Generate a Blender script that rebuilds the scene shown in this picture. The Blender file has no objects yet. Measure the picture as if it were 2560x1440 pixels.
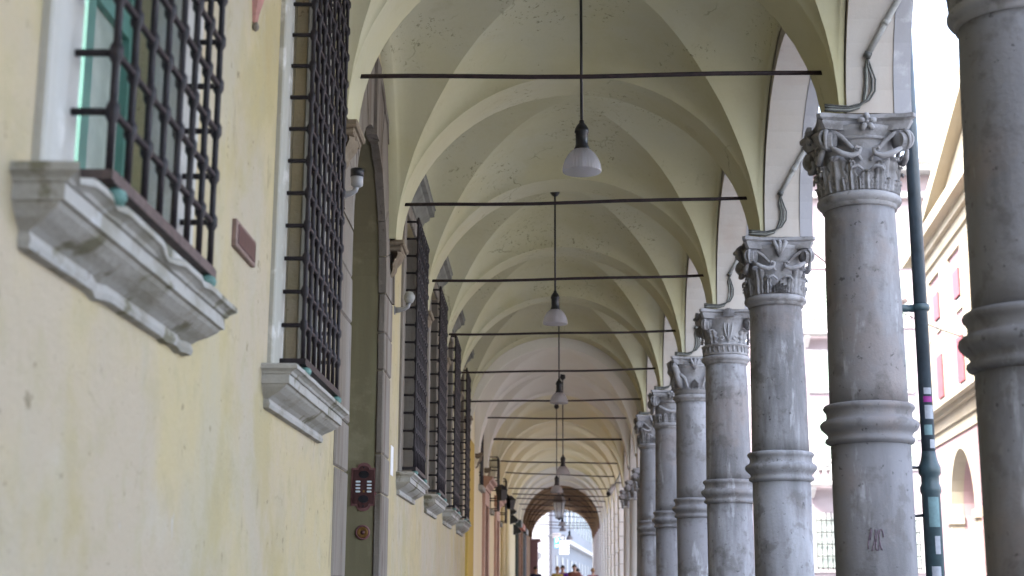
import bpy, bmesh, math, random
from mathutils import Vector, Matrix, noise
random.seed(7)
PI = math.pi
R = math.radians
sc = bpy.context.scene
COL = sc.collection
ZC = 0.95                                  # camera height above the portico floor

# ------------------------------------------------------------------ camera
cam = bpy.data.cameras.new('camera'); camo = bpy.data.objects.new('camera', cam); COL.objects.link(camo)
cam.sensor_width = 36; cam.lens = 50.0; cam.clip_start = 0.05; cam.clip_end = 2000
camo.location = (0, 0, ZC)
camo.rotation_mode = 'QUATERNION'
camo.rotation_quaternion = (Matrix.Rotation(R(0.887), 4, 'Z') @ Matrix.Rotation(R(90 + 11.829), 4, 'X') @ Matrix.Rotation(R(0.25), 4, 'Z')).to_quaternion()
cam.dof.use_dof = True; cam.dof.focus_distance = 12.0; cam.dof.aperture_fstop = 2.6
sc.camera = camo

# ------------------------------------------------------------------ world and sun
SUN_EL, SUN_AZ = 50, 232                    # azimuth clockwise from +Y (down the street)
w = bpy.data.worlds.new('World'); sc.world = w; w.use_nodes = True
nt = w.node_tree; nt.nodes.clear()
sky = nt.nodes.new('ShaderNodeTexSky'); sky.sky_type = 'NISHITA'; sky.sun_disc = False
sky.sun_elevation = R(SUN_EL); sky.sun_rotation = R(SUN_AZ); sky.air_density = 1.0; sky.dust_density = 4.0; sky.ozone_density = 1.0
hsv = nt.nodes.new('ShaderNodeHueSaturation'); hsv.inputs['Saturation'].default_value = 0.72
bg = nt.nodes.new('ShaderNodeBackground'); bg.inputs['Strength'].default_value = 0.15
wo = nt.nodes.new('ShaderNodeOutputWorld')
nt.links.new(sky.outputs[0], hsv.inputs['Color']); nt.links.new(hsv.outputs[0], bg.inputs[0]); nt.links.new(bg.outputs[0], wo.inputs[0])
sun = bpy.data.lights.new('sun', 'SUN'); suno = bpy.data.objects.new('sun', sun); COL.objects.link(suno)
sun.energy = 1.4; sun.angle = R(12); sun.color = (1.0, 0.98, 0.96)
sd = Vector((math.sin(R(SUN_AZ)) * math.cos(R(SUN_EL)), math.cos(R(SUN_AZ)) * math.cos(R(SUN_EL)), math.sin(R(SUN_EL))))
suno.rotation_mode = 'QUATERNION'; suno.rotation_quaternion = (sd).to_track_quat('Z', 'Y')
suno.location = (20, -20, 40)
vs = sc.view_settings
vs.view_transform = 'Standard'; vs.look = 'None'; vs.gamma = 1.0; vs.use_curve_mapping = False
vs.exposure = 3.4
sc.render.film_transparent = False
cy = sc.cycles
cy.use_denoising = True
cy.max_bounces = 10; cy.diffuse_bounces = 7; cy.transmission_bounces = 6; cy.transparent_max_bounces = 8
cy.caustics_reflective = False; cy.caustics_refractive = False

# ------------------------------------------------------------------ materials
def new_mat(name):
    m = bpy.data.materials.new(name); m.use_nodes = True
    n = m.node_tree.nodes; b = n['Principled BSDF']
    return m, m.node_tree, n, b
def rgb(c): return (c[0], c[1], c[2], 1.0)
def nz(t, vec, scale, detail=5, rough=0.6, dist=0.0):
    x = t.nodes.new('ShaderNodeTexNoise'); x.inputs['Scale'].default_value = scale
    x.inputs['Detail'].default_value = detail; x.inputs['Roughness'].default_value = rough; x.inputs['Distortion'].default_value = dist
    t.links.new(vec, x.inputs['Vector']); return x.outputs['Fac']
def mapping(t, vec, s=(1, 1, 1), l=(0, 0, 0)):
    x = t.nodes.new('ShaderNodeMapping'); x.inputs['Scale'].default_value = s; x.inputs['Location'].default_value = l
    t.links.new(vec, x.inputs['Vector']); return x.outputs[0]
def ramp(t, fac, a, b):
    x = t.nodes.new('ShaderNodeMapRange'); x.interpolation_type = 'SMOOTHSTEP'
    x.inputs['From Min'].default_value = a; x.inputs['From Max'].default_value = b
    t.links.new(fac, x.inputs['Value']); return x.outputs['Result']
def mul(t, a, k):
    x = t.nodes.new('ShaderNodeMath'); x.operation = 'MULTIPLY'; t.links.new(a, x.inputs[0])
    if isinstance(k, (int, float)): x.inputs[1].default_value = k
    else: t.links.new(k, x.inputs[1])
    return x.outputs[0]
def mix(t, fac, a, b):
    x = t.nodes.new('ShaderNodeMix'); x.data_type = 'RGBA'
    if isinstance(fac, (int, float)): x.inputs['Factor'].default_value = fac
    else: t.links.new(fac, x.inputs['Factor'])
    for s, v in (('A', a), ('B', b)):
        k = [i for i in x.inputs if i.name == s and i.type == 'RGBA'][0]
        if isinstance(v, tuple): k.default_value = rgb(v)
        else: t.links.new(v, k)
    return [o for o in x.outputs if o.type == 'RGBA'][0]
def position(t):
    g = t.nodes.new('ShaderNodeNewGeometry'); return g.outputs['Position']
def bump(t, b, h, strength, dist=0.01):
    x = t.nodes.new('ShaderNodeBump'); x.inputs['Strength'].default_value = strength; x.inputs['Distance'].default_value = dist
    t.links.new(h, x.inputs['Height']); t.links.new(x.outputs[0], b.inputs['Normal'])

def weathered(name, base, layers, rough=0.9, bump_scale=40, bump_str=0.25, bump_dist=0.006, spec=0.2, coarse=0.0, streak_vec=(1, 1, 0.12)):
    """layers: (colour, scale, lo, hi, strength, streaky)"""
    m, t, n, b = new_mat(name)
    p = position(t); c = base
    for i, (col, s, lo, hi, k, streaky) in enumerate(layers):
        v = mapping(t, p, streak_vec if streaky else (1, 1, 1), (i * 7.3, i * 3.1, i * 5.7))
        f = mul(t, ramp(t, nz(t, v, s, 6, 0.62, 0.2), lo, hi), k)
        c = mix(t, f, c, col)
    fine = nz(t, p, bump_scale, 6, 0.7)
    c = mix(t, mul(t, ramp(t, fine, 0.35, 0.75), 0.10), c, tuple(x * 0.72 for x in base))
    t.links.new(c, b.inputs['Base Color'])
    b.inputs['Roughness'].default_value = rough; b.inputs['Specular IOR Level'].default_value = spec
    if coarse:
        a = t.nodes.new('ShaderNodeMath'); a.operation = 'ADD'
        t.links.new(fine, a.inputs[0]); t.links.new(mul(t, nz(t, p, 3.5, 3, 0.5), coarse), a.inputs[1]); bump(t, b, a.outputs[0], bump_str, bump_dist)
    else: bump(t, b, fine, bump_str, bump_dist)
    return m
def plain(name, col, rough=0.5, metal=0.0, var=0.25, scale=14, spec=0.5, bstr=0.1):
    m, t, n, b = new_mat(name)
    p = position(t); f = nz(t, p, scale, 5, 0.65)
    c = mix(t, mul(t, ramp(t, f, 0.3, 0.75), 1.0), tuple(x * (1 + var) for x in col), tuple(x * (1 - var) for x in col))
    t.links.new(c, b.inputs['Base Color']); b.inputs['Roughness'].default_value = rough; b.inputs['Metallic'].default_value = metal
    b.inputs['Specular IOR Level'].default_value = spec
    if bstr: bump(t, b, nz(t, p, scale * 5, 4, 0.6), bstr, 0.003)
    return m

M = {}
M['wall'] = weathered('cream_plaster', (0.49, 0.41, 0.245), [
    ((0.46, 0.39, 0.305), 0.55, 0.42, 0.60, 0.85, False),
    ((0.44, 0.40, 0.315), 1.5, 0.46, 0.62, 0.6, True),
    ((0.42, 0.35, 0.185), 0.9, 0.52, 0.66, 0.7, False),
    ((0.41, 0.355, 0.225), 5.0, 0.48, 0.64, 0.5, False),
    ((0.42, 0.30, 0.13), 1.3, 0.60, 0.74, 0.5, True),
    ((0.50, 0.465, 0.385), 1.8, 0.56, 0.72, 0.45, False),
    ((0.24, 0.205, 0.135), 3.4, 0.64, 0.70, 0.5, True),
    ((0.47, 0.46, 0.43), 7.0, 0.69, 0.72, 0.6, True),
    ((0.20, 0.165, 0.10), 12.0, 0.65, 0.69, 0.75, False),
    ((0.17, 0.14, 0.085), 34.0, 0.66, 0.72, 0.5, False)], bump_str=0.6, coarse=2.0, bump_dist=0.012, streak_vec=(1, 1, 0.4))
M['wall_far'] = weathered('pale_yellow_plaster', (0.78, 0.69, 0.46), [((0.78, 0.74, 0.60), 0.9, 0.4, 0.65, 0.7, True), ((0.5, 0.4, 0.2), 2.2, 0.62, 0.75, 0.4, True)])
M['ochre'] = weathered('ochre_plaster', (0.50, 0.35, 0.09), [((0.55, 0.36, 0.10), 1.5, 0.4, 0.7, 0.7, True)])
def add_cracks(m, dark, scale=0.9, k=0.5):
    t = m.node_tree; b = t.nodes['Principled BSDF']; src = b.inputs['Base Color'].links[0].from_socket
    p = position(t); wv = t.nodes.new('ShaderNodeVectorMath'); wv.operation = 'MULTIPLY_ADD'
    nn = t.nodes.new('ShaderNodeTexNoise'); nn.inputs['Scale'].default_value = 6; nn.inputs['Detail'].default_value = 5; t.links.new(p, nn.inputs['Vector'])
    t.links.new(nn.outputs['Color'], wv.inputs[0]); wv.inputs[1].default_value = (.25, .25, .25); t.links.new(p, wv.inputs[2])
    vo = t.nodes.new('ShaderNodeTexVoronoi'); vo.feature = 'DISTANCE_TO_EDGE'; vo.inputs['Scale'].default_value = scale; t.links.new(wv.outputs[0], vo.inputs['Vector'])
    f = ramp(t, vo.outputs['Distance'], 0.010, 0.003)
    g = ramp(t, nz(t, mapping(t, p, (1, 1, 1), (4, 9, 2)), 1.1, 3), 0.54, 0.62)
    t.links.new(mix(t, mul(t, mul(t, f, g), k), src, dark), b.inputs['Base Color'])
M['vault'] = weathered('vault_plaster_cream', (0.52, 0.49, 0.325), [
    ((0.51, 0.49, 0.36), 0.9, 0.4, 0.65, 0.8, False),
    ((0.45, 0.405, 0.215), 0.6, 0.5, 0.7, 0.5, False),
    ((0.45, 0.41, 0.26), 2.2, 0.54, 0.68, 0.3, False),
    ((0.33, 0.275, 0.16), 1.3, 0.64, 0.72, 0.25, False),
    ((0.15, 0.13, 0.075), 14.0, 0.68, 0.73, 0.6, False)], bump_scale=26, bump_str=0.2, coarse=1.8)
add_cracks(M['vault'], (0.15, 0.13, 0.08), 0.9, 0.4); add_cracks(M['wall'], (0.30, 0.25, 0.16), 1.3, 0.35)
def crown_dirt(m, dark, z0, z1):
    t = m.node_tree; b = t.nodes['Principled BSDF']; src = b.inputs['Base Color'].links[0].from_socket
    p = position(t); sx = t.nodes.new('ShaderNodeSeparateXYZ'); t.links.new(p, sx.inputs[0])
    f = mul(t, mul(t, ramp(t, nz(t, p, 20, 6, 0.75), 0.56, 0.64), ramp(t, nz(t, mapping(t, p, (1, 1, 1), (2, 5, 8)), 1.6, 4), 0.5, 0.6)), ramp(t, sx.outputs[2], z0, z1))
    t.links.new(mix(t, mul(t, f, 0.7), src, dark), b.inputs['Base Color'])
crown_dirt(M['vault'], (0.12, 0.10, 0.055), 5.35, 5.75)
M['vault_pale'] = weathered('vault_plaster_pale', (0.80, 0.77, 0.71), [((0.76, 0.72, 0.65), 0.9, 0.4, 0.65, 0.8, False), ((0.35, 0.3, 0.22), 9.0, 0.7, 0.78, 0.4, False)])
M['vault_yellow'] = weathered('vault_plaster_yellow', (0.80, 0.73, 0.52), [((0.80, 0.76, 0.62), 0.7, 0.4, 0.65, 0.8, False)])
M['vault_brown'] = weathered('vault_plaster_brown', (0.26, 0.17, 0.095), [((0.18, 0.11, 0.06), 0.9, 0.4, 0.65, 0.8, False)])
M['rose'] = weathered('rose_plaster', (0.44, 0.40, 0.36), [
    ((0.38, 0.305, 0.26), 1.4, 0.45, 0.68, 0.7, True), ((0.45, 0.425, 0.40), 1.0, 0.45, 0.65, 0.6, False), ((0.26, 0.20, 0.145), 5.0, 0.62, 0.75, 0.4, True)], coarse=1.0)
M['column'] = weathered('grey_column_stone', (0.205, 0.20, 0.21), [
    ((0.34, 0.342, 0.362), 1.7, 0.48, 0.64, 0.85, True),
    ((0.115, 0.11, 0.112), 2.2, 0.50, 0.66, 0.75, True),
    ((0.235, 0.195, 0.18), 1.1, 0.54, 0.68, 0.55, False),
    ((0.40, 0.402, 0.42), 5.0, 0.60, 0.68, 0.65, True),
    ((0.118, 0.108, 0.104), 6.0, 0.52, 0.64, 0.55, False),
    ((0.23, 0.222, 0.222), 13.0, 0.58, 0.70, 0.5, False),
    ((0.05, 0.046, 0.044), 20.0, 0.63, 0.69, 0.7, False)], rough=0.92, spec=0.12, bump_scale=30, bump_str=0.7, coarse=0.6, bump_dist=0.007, streak_vec=(1, 1, 0.2))
M['capital'] = weathered('carved_stone', (0.28, 0.272, 0.28), [
    ((0.12, 0.108, 0.10), 5.0, 0.46, 0.68, 0.8, False),
    ((0.37, 0.365, 0.375), 3.0, 0.5, 0.7, 0.6, False),
    ((0.10, 0.085, 0.07), 16.0, 0.6, 0.74, 0.6, False)], rough=0.8, bump_scale=45, bump_str=0.6, bump_dist=0.008)
M['sill'] = weathered('grey_sill_stone', (0.40, 0.385, 0.36), [
    ((0.26, 0.245, 0.20), 2.6, 0.48, 0.66, 0.8, False),
    ((0.15, 0.138, 0.085), 3.4, 0.54, 0.62, 0.85, False),
    ((0.52, 0.515, 0.52), 5.0, 0.58, 0.70, 0.7, False),
    ((0.10, 0.09, 0.07), 14.0, 0.66, 0.75, 0.6, False)], bump_str=0.6, coarse=1.0, bump_dist=0.01)
M['jamb'] = weathered('white_jamb_stone', (0.50, 0.49, 0.465), [
    ((0.38, 0.365, 0.31), 2.0, 0.45, 0.65, 0.8, True), ((0.34, 0.31, 0.24), 5.0, 0.60, 0.72, 0.6, True), ((0.72, 0.71, 0.69), 4.0, 0.56, 0.68, 0.7, False)], bump_str=0.5, coarse=1.0, bump_dist=0.008)
M['portal'] = weathered('brown_portal_stone', (0.235, 0.205, 0.175), [
    ((0.15, 0.12, 0.09), 3.0, 0.45, 0.65, 0.8, True), ((0.32, 0.30, 0.285), 2.0, 0.5, 0.68, 0.7, True), ((0.06, 0.05, 0.04), 10.0, 0.58, 0.70, 0.8, True)], bump_str=0.7, coarse=1.2, bump_dist=0.012)
M['reveal'] = weathered('olive_painted_reveal', (0.27, 0.25, 0.15), [((0.20, 0.17, 0.105), 1.4, 0.42, 0.62, 0.8, True), ((0.34, 0.31, 0.20), 2.5, 0.55, 0.7, 0.6, False)])
M['corbel'] = weathered('brown_corbel_stone', (0.23, 0.185, 0.135), [((0.16, 0.12, 0.08), 12.0, 0.5, 0.68, 0.8, False), ((0.32, 0.28, 0.22), 7.0, 0.55, 0.7, 0.6, False)], bump_str=0.8)
M['corbel_grey'] = weathered('grey_hood_stone', (0.22, 0.215, 0.19), [((0.14, 0.135, 0.11), 4.0, 0.45, 0.65, 0.8, True)])
M['edge_stone'] = weathered('pale_edge_stone', (0.33, 0.325, 0.345), [((0.30, 0.29, 0.30), 3.0, 0.45, 0.66, 0.8, True), ((0.52, 0.51, 0.53), 5.0, 0.55, 0.7, 0.6, False)])
M['far_stone'] = weathered('grey_white_render', (0.23, 0.24, 0.265), [((0.19, 0.197, 0.215), 0.8, 0.45, 0.66, 0.6, True)])
M['ashlar'] = weathered('pale_ashlar', (0.74, 0.72, 0.70), [((0.64, 0.61, 0.58), 1.3, 0.42, 0.66, 0.7, True), ((0.45, 0.42, 0.38), 6.0, 0.62, 0.75, 0.4, False)])
M['iron'] = plain('wrought_iron', (0.014, 0.010, 0.013), 0.5, 0.0, 0.5, 30, 0.35, 0.3)
M['iron_brown'] = plain('rusty_flat_iron', (0.075, 0.052, 0.05), 0.55, 0.0, 0.4, 24, 0.5, 0.3)
M['rod'] = plain('rusty_tie_rod', (0.022, 0.012, 0.014), 0.6, 0.0, 0.5, 20, 0.4, 0.3)
M['black'] = plain('black_enamel', (0.012, 0.012, 0.016), 0.35, 0.0, 0.4, 12, 0.5, 0.05)
M['verdigris'] = plain('green_bronze', (0.10, 0.20, 0.18), 0.6, 0.0, 0.4, 40, 0.4, 0.2)
M['green'] = plain('green_window_paint', (0.09, 0.225, 0.19), 0.45, 0.0, 0.12, 6, 0.5, 0.05)
M['pale_green'] = plain('pale_green_frame', (0.38, 0.48, 0.42), 0.5, 0.0, 0.12, 6, 0.5, 0.05)
M['wood'] = weathered('brown_wood', (0.20, 0.10, 0.04), [((0.12, 0.06, 0.025), 6.0, 0.4, 0.65, 0.8, True)], rough=0.5, streak_vec=(1, 1, 0.05))
M['dark_wood'] = weathered('dark_door_wood', (0.075, 0.055, 0.03), [((0.04, 0.03, 0.018), 6.0, 0.4, 0.65, 0.8, True)], rough=0.6, streak_vec=(1, 1, 0.05))
M['shade_brown'] = plain('brown_shutter', (0.17, 0.14, 0.085), 0.6, 0, 0.2, 5)
M['pink_marble'] = weathered('pink_marble', (0.52, 0.33, 0.26), [((0.42, 0.25, 0.20), 3.0, 0.45, 0.66, 0.7, False), ((0.6, 0.45, 0.38), 5.0, 0.55, 0.7, 0.5, True)], rough=0.5)
M['terracotta'] = plain('terracotta', (0.42, 0.21, 0.18), 0.8, 0, 0.2, 18)
M['plaque'] = plain('brown_plaque', (0.20, 0.13, 0.11), 0.55, 0, 0.2, 25)
M['maroon'] = plain('maroon_metal', (0.085, 0.035, 0.035), 0.4, 0.3, 0.2, 20)
M['red_edge'] = plain('red_painted_rim', (0.19, 0.08, 0.08), 0.55, 0, 0.2, 20)
M['button'] = plain('white_button', (0.72, 0.80, 0.84), 0.4, 0, 0.04, 20, 0.5, 0)
M['brass'] = plain('tarnished_brass', (0.27, 0.15, 0.05), 0.38, 0.7, 0.25, 20)
M['paper'] = plain('white_paper', (0.78, 0.78, 0.80), 0.8, 0, 0.04, 8, 0.3, 0)
M['conduit'] = plain('grey_conduit', (0.30, 0.30, 0.29), 0.5, 0, 0.2, 18)
M['cable'] = plain('dark_cable', (0.055, 0.055, 0.05), 0.5, 0, 0.4, 30)
M['cable_grey'] = plain('grey_cable', (0.22, 0.23, 0.21), 0.5, 0, 0.3, 30)
M['camera_white'] = plain('pale_camera_housing', (0.30, 0.305, 0.325), 0.35, 0.2, 0.08, 8)
M['pipe'] = plain('green_downpipe', (0.030, 0.045, 0.058), 0.38, 0.0, 0.3, 9, 0.6, 0.15)
M['pipe_base'] = plain('green_iron_base', (0.022, 0.046, 0.055), 0.45, 0.0, 0.3, 9, 0.6, 0.2)
M['sticker_white'] = plain('white_sticker', (0.27, 0.285, 0.32), 0.6, 0, 0.15, 20, 0.3, 0)
M['sticker_pink'] = plain('magenta_sticker', (0.20, 0.02, 0.16), 0.6, 0, 0.15, 20, 0.3, 0)
M['sticker_green'] = plain('pale_green_sticker', (0.12, 0.20, 0.215), 0.6, 0, 0.15, 20, 0.3, 0)
M['palace_pink'] = weathered('pink_facade', (0.33, 0.215, 0.225), [((0.36, 0.26, 0.27), 0.5, 0.42, 0.64, 0.7, True)])
M['palace_cream'] = weathered('cream_facade_stone', (0.35, 0.305, 0.23), [((0.38, 0.345, 0.28), 0.5, 0.42, 0.64, 0.7, True)])
M['shutter_red'] = plain('red_shutter', (0.27, 0.06, 0.075), 0.6, 0, 0.12, 6)
M['shutter_green'] = plain('green_shutter', (0.30, 0.37, 0.30), 0.6, 0, 0.12, 6)
M['pale_facade'] = weathered('pale_rose_facade', (0.27, 0.215, 0.23), [((0.32, 0.285, 0.30), 0.3, 0.42, 0.62, 0.8, False)])
M['white_stone'] = weathered('white_stone', (0.48, 0.46, 0.45), [((0.41, 0.39, 0.375), 0.8, 0.45, 0.66, 0.6, True)])
M['roof'] = weathered('clay_roof', (0.36, 0.22, 0.17), [((0.28, 0.17, 0.13), 3.0, 0.4, 0.65, 0.8, False)])
M['paving'] = weathered('paving_stone', (0.11, 0.105, 0.10), [((0.085, 0.083, 0.078), 1.5, 0.42, 0.64, 0.8, False)])
M['road'] = weathered('cobbled_road', (0.38, 0.38, 0.38), [((0.31, 0.31, 0.31), 2.5, 0.42, 0.64, 0.8, False)])
M['ground'] = weathered('town_ground', (0.22, 0.21, 0.19), [((0.17, 0.165, 0.15), 0.4, 0.42, 0.64, 0.8, False)])
M['sign_blue'] = plain('blue_sign', (0.03, 0.28, 0.55), 0.4, 0, 0.05, 6, 0.4, 0)
M['sign_white'] = plain('white_sign', (0.78, 0.79, 0.80), 0.4, 0, 0.03, 6, 0.4, 0)
M['sign_red'] = plain('red_lettering', (0.55, 0.06, 0.05), 0.5, 0, 0.05, 6, 0.4, 0)
M['sign_grey'] = plain('grey_sign_back', (0.10, 0.11, 0.13), 0.5, 0.2, 0.15, 6)
M['shop_red'] = plain('red_shop_wood', (0.42, 0.12, 0.07), 0.5, 0, 0.2, 6)
M['shop_dark'] = plain('dark_shop_shutter', (0.035, 0.05, 0.05), 0.45, 0, 0.2, 6)
M['skin'] = plain('skin', (0.50, 0.28, 0.19), 0.55, 0, 0.08, 12, 0.4, 0)
for k, c in dict(yellow=(0.30, 0.20, 0.05), purple=(0.12, 0.03, 0.20), orange=(0.18, 0.065, 0.045), pink=(0.28, 0.13, 0.17), navy=(0.015, 0.015, 0.03), grey=(0.12, 0.12, 0.13)).items():
    M['cloth_' + k] = plain(k + '_cloth', c, 0.85, 0, 0.15, 30, 0.2)
M['hair'] = plain('dark_hair', (0.025, 0.014, 0.010), 0.6, 0, 0.3, 60)
M['hair_fair'] = plain('fair_hair', (0.25, 0.14, 0.06), 0.6, 0, 0.3, 60)
def glass_pane():
    m, t, n, b = new_mat('window_glass'); p = position(t)
    c = mix(t, ramp(t, nz(t, p, 2.5, 4), 0.35, 0.7), (0.50, 0.55, 0.50), (0.33, 0.38, 0.34))
    t.links.new(c, b.inputs['Base Color']); b.inputs['Roughness'].default_value = 0.12; b.inputs['Specular IOR Level'].default_value = 0.7
    return m
M['pane'] = glass_pane()
def dark_glass():
    m, t, n, b = new_mat('dark_window_glass'); p = position(t)
    c = mix(t, ramp(t, nz(t, p, 2.5, 4), 0.35, 0.7), (0.10, 0.09, 0.06), (0.05, 0.045, 0.03))
    t.links.new(c, b.inputs['Base Color']); b.inputs['Roughness'].default_value = 0.15
    return m
M['dark_pane'] = dark_glass()
def lamp_glass():
    m, t, n, b = new_mat('ribbed_lamp_glass')
    b.inputs['Base Color'].default_value = rgb((0.66, 0.65, 0.655)); b.inputs['Roughness'].default_value = 0.22
    b.inputs['Transmission Weight'].default_value = 0.35; b.inputs['IOR'].default_value = 1.3
    tr = n.new('ShaderNodeBsdfTranslucent'); tr.inputs[0].default_value = rgb((0.70, 0.69, 0.70))
    mx = n.new('ShaderNodeMixShader'); mx.inputs[0].default_value = 0.5
    tp = n.new('ShaderNodeBsdfTransparent'); tp.inputs[0].default_value = rgb((0.95, 0.94, 0.97))
    m2 = n.new('ShaderNodeMixShader'); m2.inputs[0].default_value = 0.55
    out = n['Material Output']
    t.links.new(b.outputs[0], mx.inputs[1]); t.links.new(tr.outputs[0], mx.inputs[2]); t.links.new(mx.outputs[0], m2.inputs[1]); t.links.new(tp.outputs[0], m2.inputs[2]); t.links.new(m2.outputs[0], out.inputs[0])
    return m
M['lamp_glass'] = lamp_glass()

# ------------------------------------------------------------------ mesh helpers
def bend(p):
    """the real wall is not quite parallel and the street turns gently right after 27 m"""
    x, y, z = p
    d = 0.022 * max(0.0, y - 27)
    wgt = min(1.0, max(0.0, (0.4 - x) / 1.8))
    d += 0.003 * (max(-6.0, min(y, 27.0)) - 5.0) * wgt
    return (x + d, y, z)
def bxy(x, y):
    q = bend((x, y, 0)); return q[0], q[1]

class MB:
    def __init__(s): s.v = []; s.f = []; s.sm = []
    def add(s, vs, fs, smooth=False):
        o = len(s.v); s.v += [tuple(p) for p in vs]
        for f in fs: s.f.append(tuple(i + o for i in f)); s.sm.append(smooth)
        return s
    def box(s, x0, x1, y0, y1, z0, z1):
        vs = [(x, y, z) for z in (z0, z1) for y in (y0, y1) for x in (x0, x1)]
        return s.add(vs, [(0, 2, 3, 1), (4, 5, 7, 6), (0, 1, 5, 4), (2, 6, 7, 3), (0, 4, 6, 2), (1, 3, 7, 5)])
    def bbox(s, x0, x1, y0, y1, z0, z1, c=0.006):
        """box with chamfered edges: three stretched boxes' hull, 24 verts"""
        cx, cy, cz = [min(c, 0.3 * abs(b - a)) for a, b in ((x0, x1), (y0, y1), (z0, z1))]
        bm = bmesh.new()
        for sx, X in ((1, x0), (-1, x1)):
            for sy, Y in ((1, y0), (-1, y1)):
                for sz, Z in ((1, z0), (-1, z1)):
                    for q in ((0, cy, cz), (cx, 0, cz), (cx, cy, 0)):
                        bm.verts.new((X + sx * q[0], Y + sy * q[1], Z + sz * q[2]))
        bmesh.ops.convex_hull(bm, input=bm.verts)
        bm.verts.index_update()
        s.add([v.co[:] for v in bm.verts], [[v.index for v in f.verts] for f in bm.faces]); bm.free(); return s
    def lathe(s, prof, cx=0, cy=0, seg=32, smooth=True, wob=0.0, flute=0, fd=0.0):
        vs = []
        for r, z in prof:
            for k in range(seg):
                a = 2 * PI * k / seg
                rr = r * (1 + wob * noise.noise((math.cos(a) * 2, math.sin(a) * 2, z * 3.0)))
                if flute: rr += fd * math.cos(a * flute)
                vs.append((cx + rr * math.cos(a), cy + rr * math.sin(a), z))
        fs = []
        for i in range(len(prof) - 1):
            for k in range(seg):
                k2 = (k + 1) % seg
                fs.append((i * seg + k, i * seg + k2, (i + 1) * seg + k2, (i + 1) * seg + k))
        s.add(vs, fs, smooth)
        o = len(s.v) - len(vs)
        s.f.append(tuple(o + k for k in range(seg))[::-1]); s.sm.append(False)
        s.f.append(tuple(o + (len(prof) - 1) * seg + k for k in range(seg))); s.sm.append(False)
        return s
    def tube(s, path, r, seg=8, smooth=True, cap=True):
        path = [Vector(p) for p in path]; n = len(path); vs = []; up = None
        for i, p in enumerate(path):
            d = (path[min(i + 1, n - 1)] - path[max(i - 1, 0)])
            if d.length < 1e-9: d = Vector((0, 0, 1))
            d.normalize()
            if up is None:
                up = Vector((0, 0, 1)) if abs(d.z) < 0.9 else Vector((1, 0, 0))
            u = (up - d * up.dot(d)); 
            if u.length < 1e-6: u = d.orthogonal()
            u.normalize(); up = u; vv = d.cross(u)
            rr = r[i] if isinstance(r, (list, tuple)) else r
            for k in range(seg):
                a = 2 * PI * k / seg
                vs.append(p + (u * math.cos(a) + vv * math.sin(a)) * rr)
        fs = []
        for i in range(n - 1):
            for k in range(seg):
                k2 = (k + 1) % seg
                fs.append((i * seg + k, i * seg + k2, (i + 1) * seg + k2, (i + 1) * seg + k))
        if cap: fs.append(tuple(range(seg))[::-1]); fs.append(tuple((n - 1) * seg + k for k in range(seg)))
        return s.add(vs, fs, smooth)
    def prism(s, poly, axis, a, b, smooth=False):
        """extrude 2-D polygon; axis 'x': poly=(y,z); 'y': poly=(x,z); 'z': poly=(x,y)"""
        def mk(p, t): return {'x': (t, p[0], p[1]), 'y': (p[0], t, p[1]), 'z': (p[0], p[1], t)}[axis]
        n = len(poly); vs = [mk(p, a) for p in poly] + [mk(p, b) for p in poly]
        fs = [(i, (i + 1) % n, n + (i + 1) % n, n + i) for i in range(n)]
        s.add(vs, fs, smooth)
        o = len(s.v) - 2 * n
        s.f.append(tuple(o + i for i in range(n))[::-1]); s.sm.append(False)
        s.f.append(tuple(o + n + i for i in range(n))); s.sm.append(False)
        return s
    def xf(s, mat, i0=0):
        for i in range(i0, len(s.v)): s.v[i] = tuple(mat @ Vector(s.v[i]))
        return s
    def build(s, name, mat, parent=None, bnd=False, fix=True, jitter=0.0, jscale=1.0):
        v = s.v
        if jitter:
            v = [tuple(Vector(p) + jitter * noise.noise_vector(Vector(p) * jscale)) for p in v]
        if bnd: v = [bend(p) for p in v]
        if parent is not None:
            q = parent; off = Vector((0, 0, 0))
            while q is not None: off += q.location; q = q.parent
            v = [(p[0] - off.x, p[1] - off.y, p[2] - off.z) for p in v]
        me = bpy.data.meshes.new(name); me.from_pydata(v, [], s.f)
        me.polygons.foreach_set('use_smooth', s.sm)
        if fix:
            bm = bmesh.new(); bm.from_mesh(me); bmesh.ops.recalc_face_normals(bm, faces=bm.faces); bm.to_mesh(me); bm.free()
        me.update()
        me.materials.append(M[mat] if isinstance(mat, str) else mat)
        o = bpy.data.objects.new(name, me); COL.objects.link(o)
        if parent is not None: o.parent = parent
        return o
def thing(name, loc, label, cat, group=None):
    o = bpy.data.objects.new(name, None); COL.objects.link(o); o.location = loc; o.empty_display_size = 0.2
    o['label'] = label; o['category'] = cat
    if group: o['group'] = group
    return o
def tag(o, label, cat, group=None):
    o['label'] = label; o['category'] = cat
    if group: o['group'] = group
    return o
def dup(o, loc, parent=None):
    c = o.copy(); COL.objects.link(c)
    if parent is None: c.location = loc
    else: c.parent = parent
    for ch in o.children: dup(ch, None, c)
    return c
def struct(o): o['kind'] = 'structure'; return o
H = lambda h: h + ZC                        # heights measured from the camera

# ------------------------------------------------------------------ ground
struct(MB().box(-900, 900, -700, 1500, -1.2, -0.13).build('ground', 'ground'))
pts = []
mb = MB()
ys = [-40, 0, 10, 20, 27, 40, 60, 81]
for a, b in zip(ys[:-1], ys[1:]):
    mb.box(-2.1, 2.75, a, b, -0.3, 0.0)
struct(mb.build('portico_floor', 'paving', bnd=True))
struct(MB().box(2.85, 40, -60, 230, -0.5, -0.126).build('road', 'road'))

# ------------------------------------------------------------------ arcade sections
BAY = 3.5
Yc = lambda i: 9.6 + BAY * i                # column / rib positions
XL, XR, XC, AR = -1.385, 2.14, 0.40, 1.70
RW = 0.28                                   # half width of the transverse bands

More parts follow.
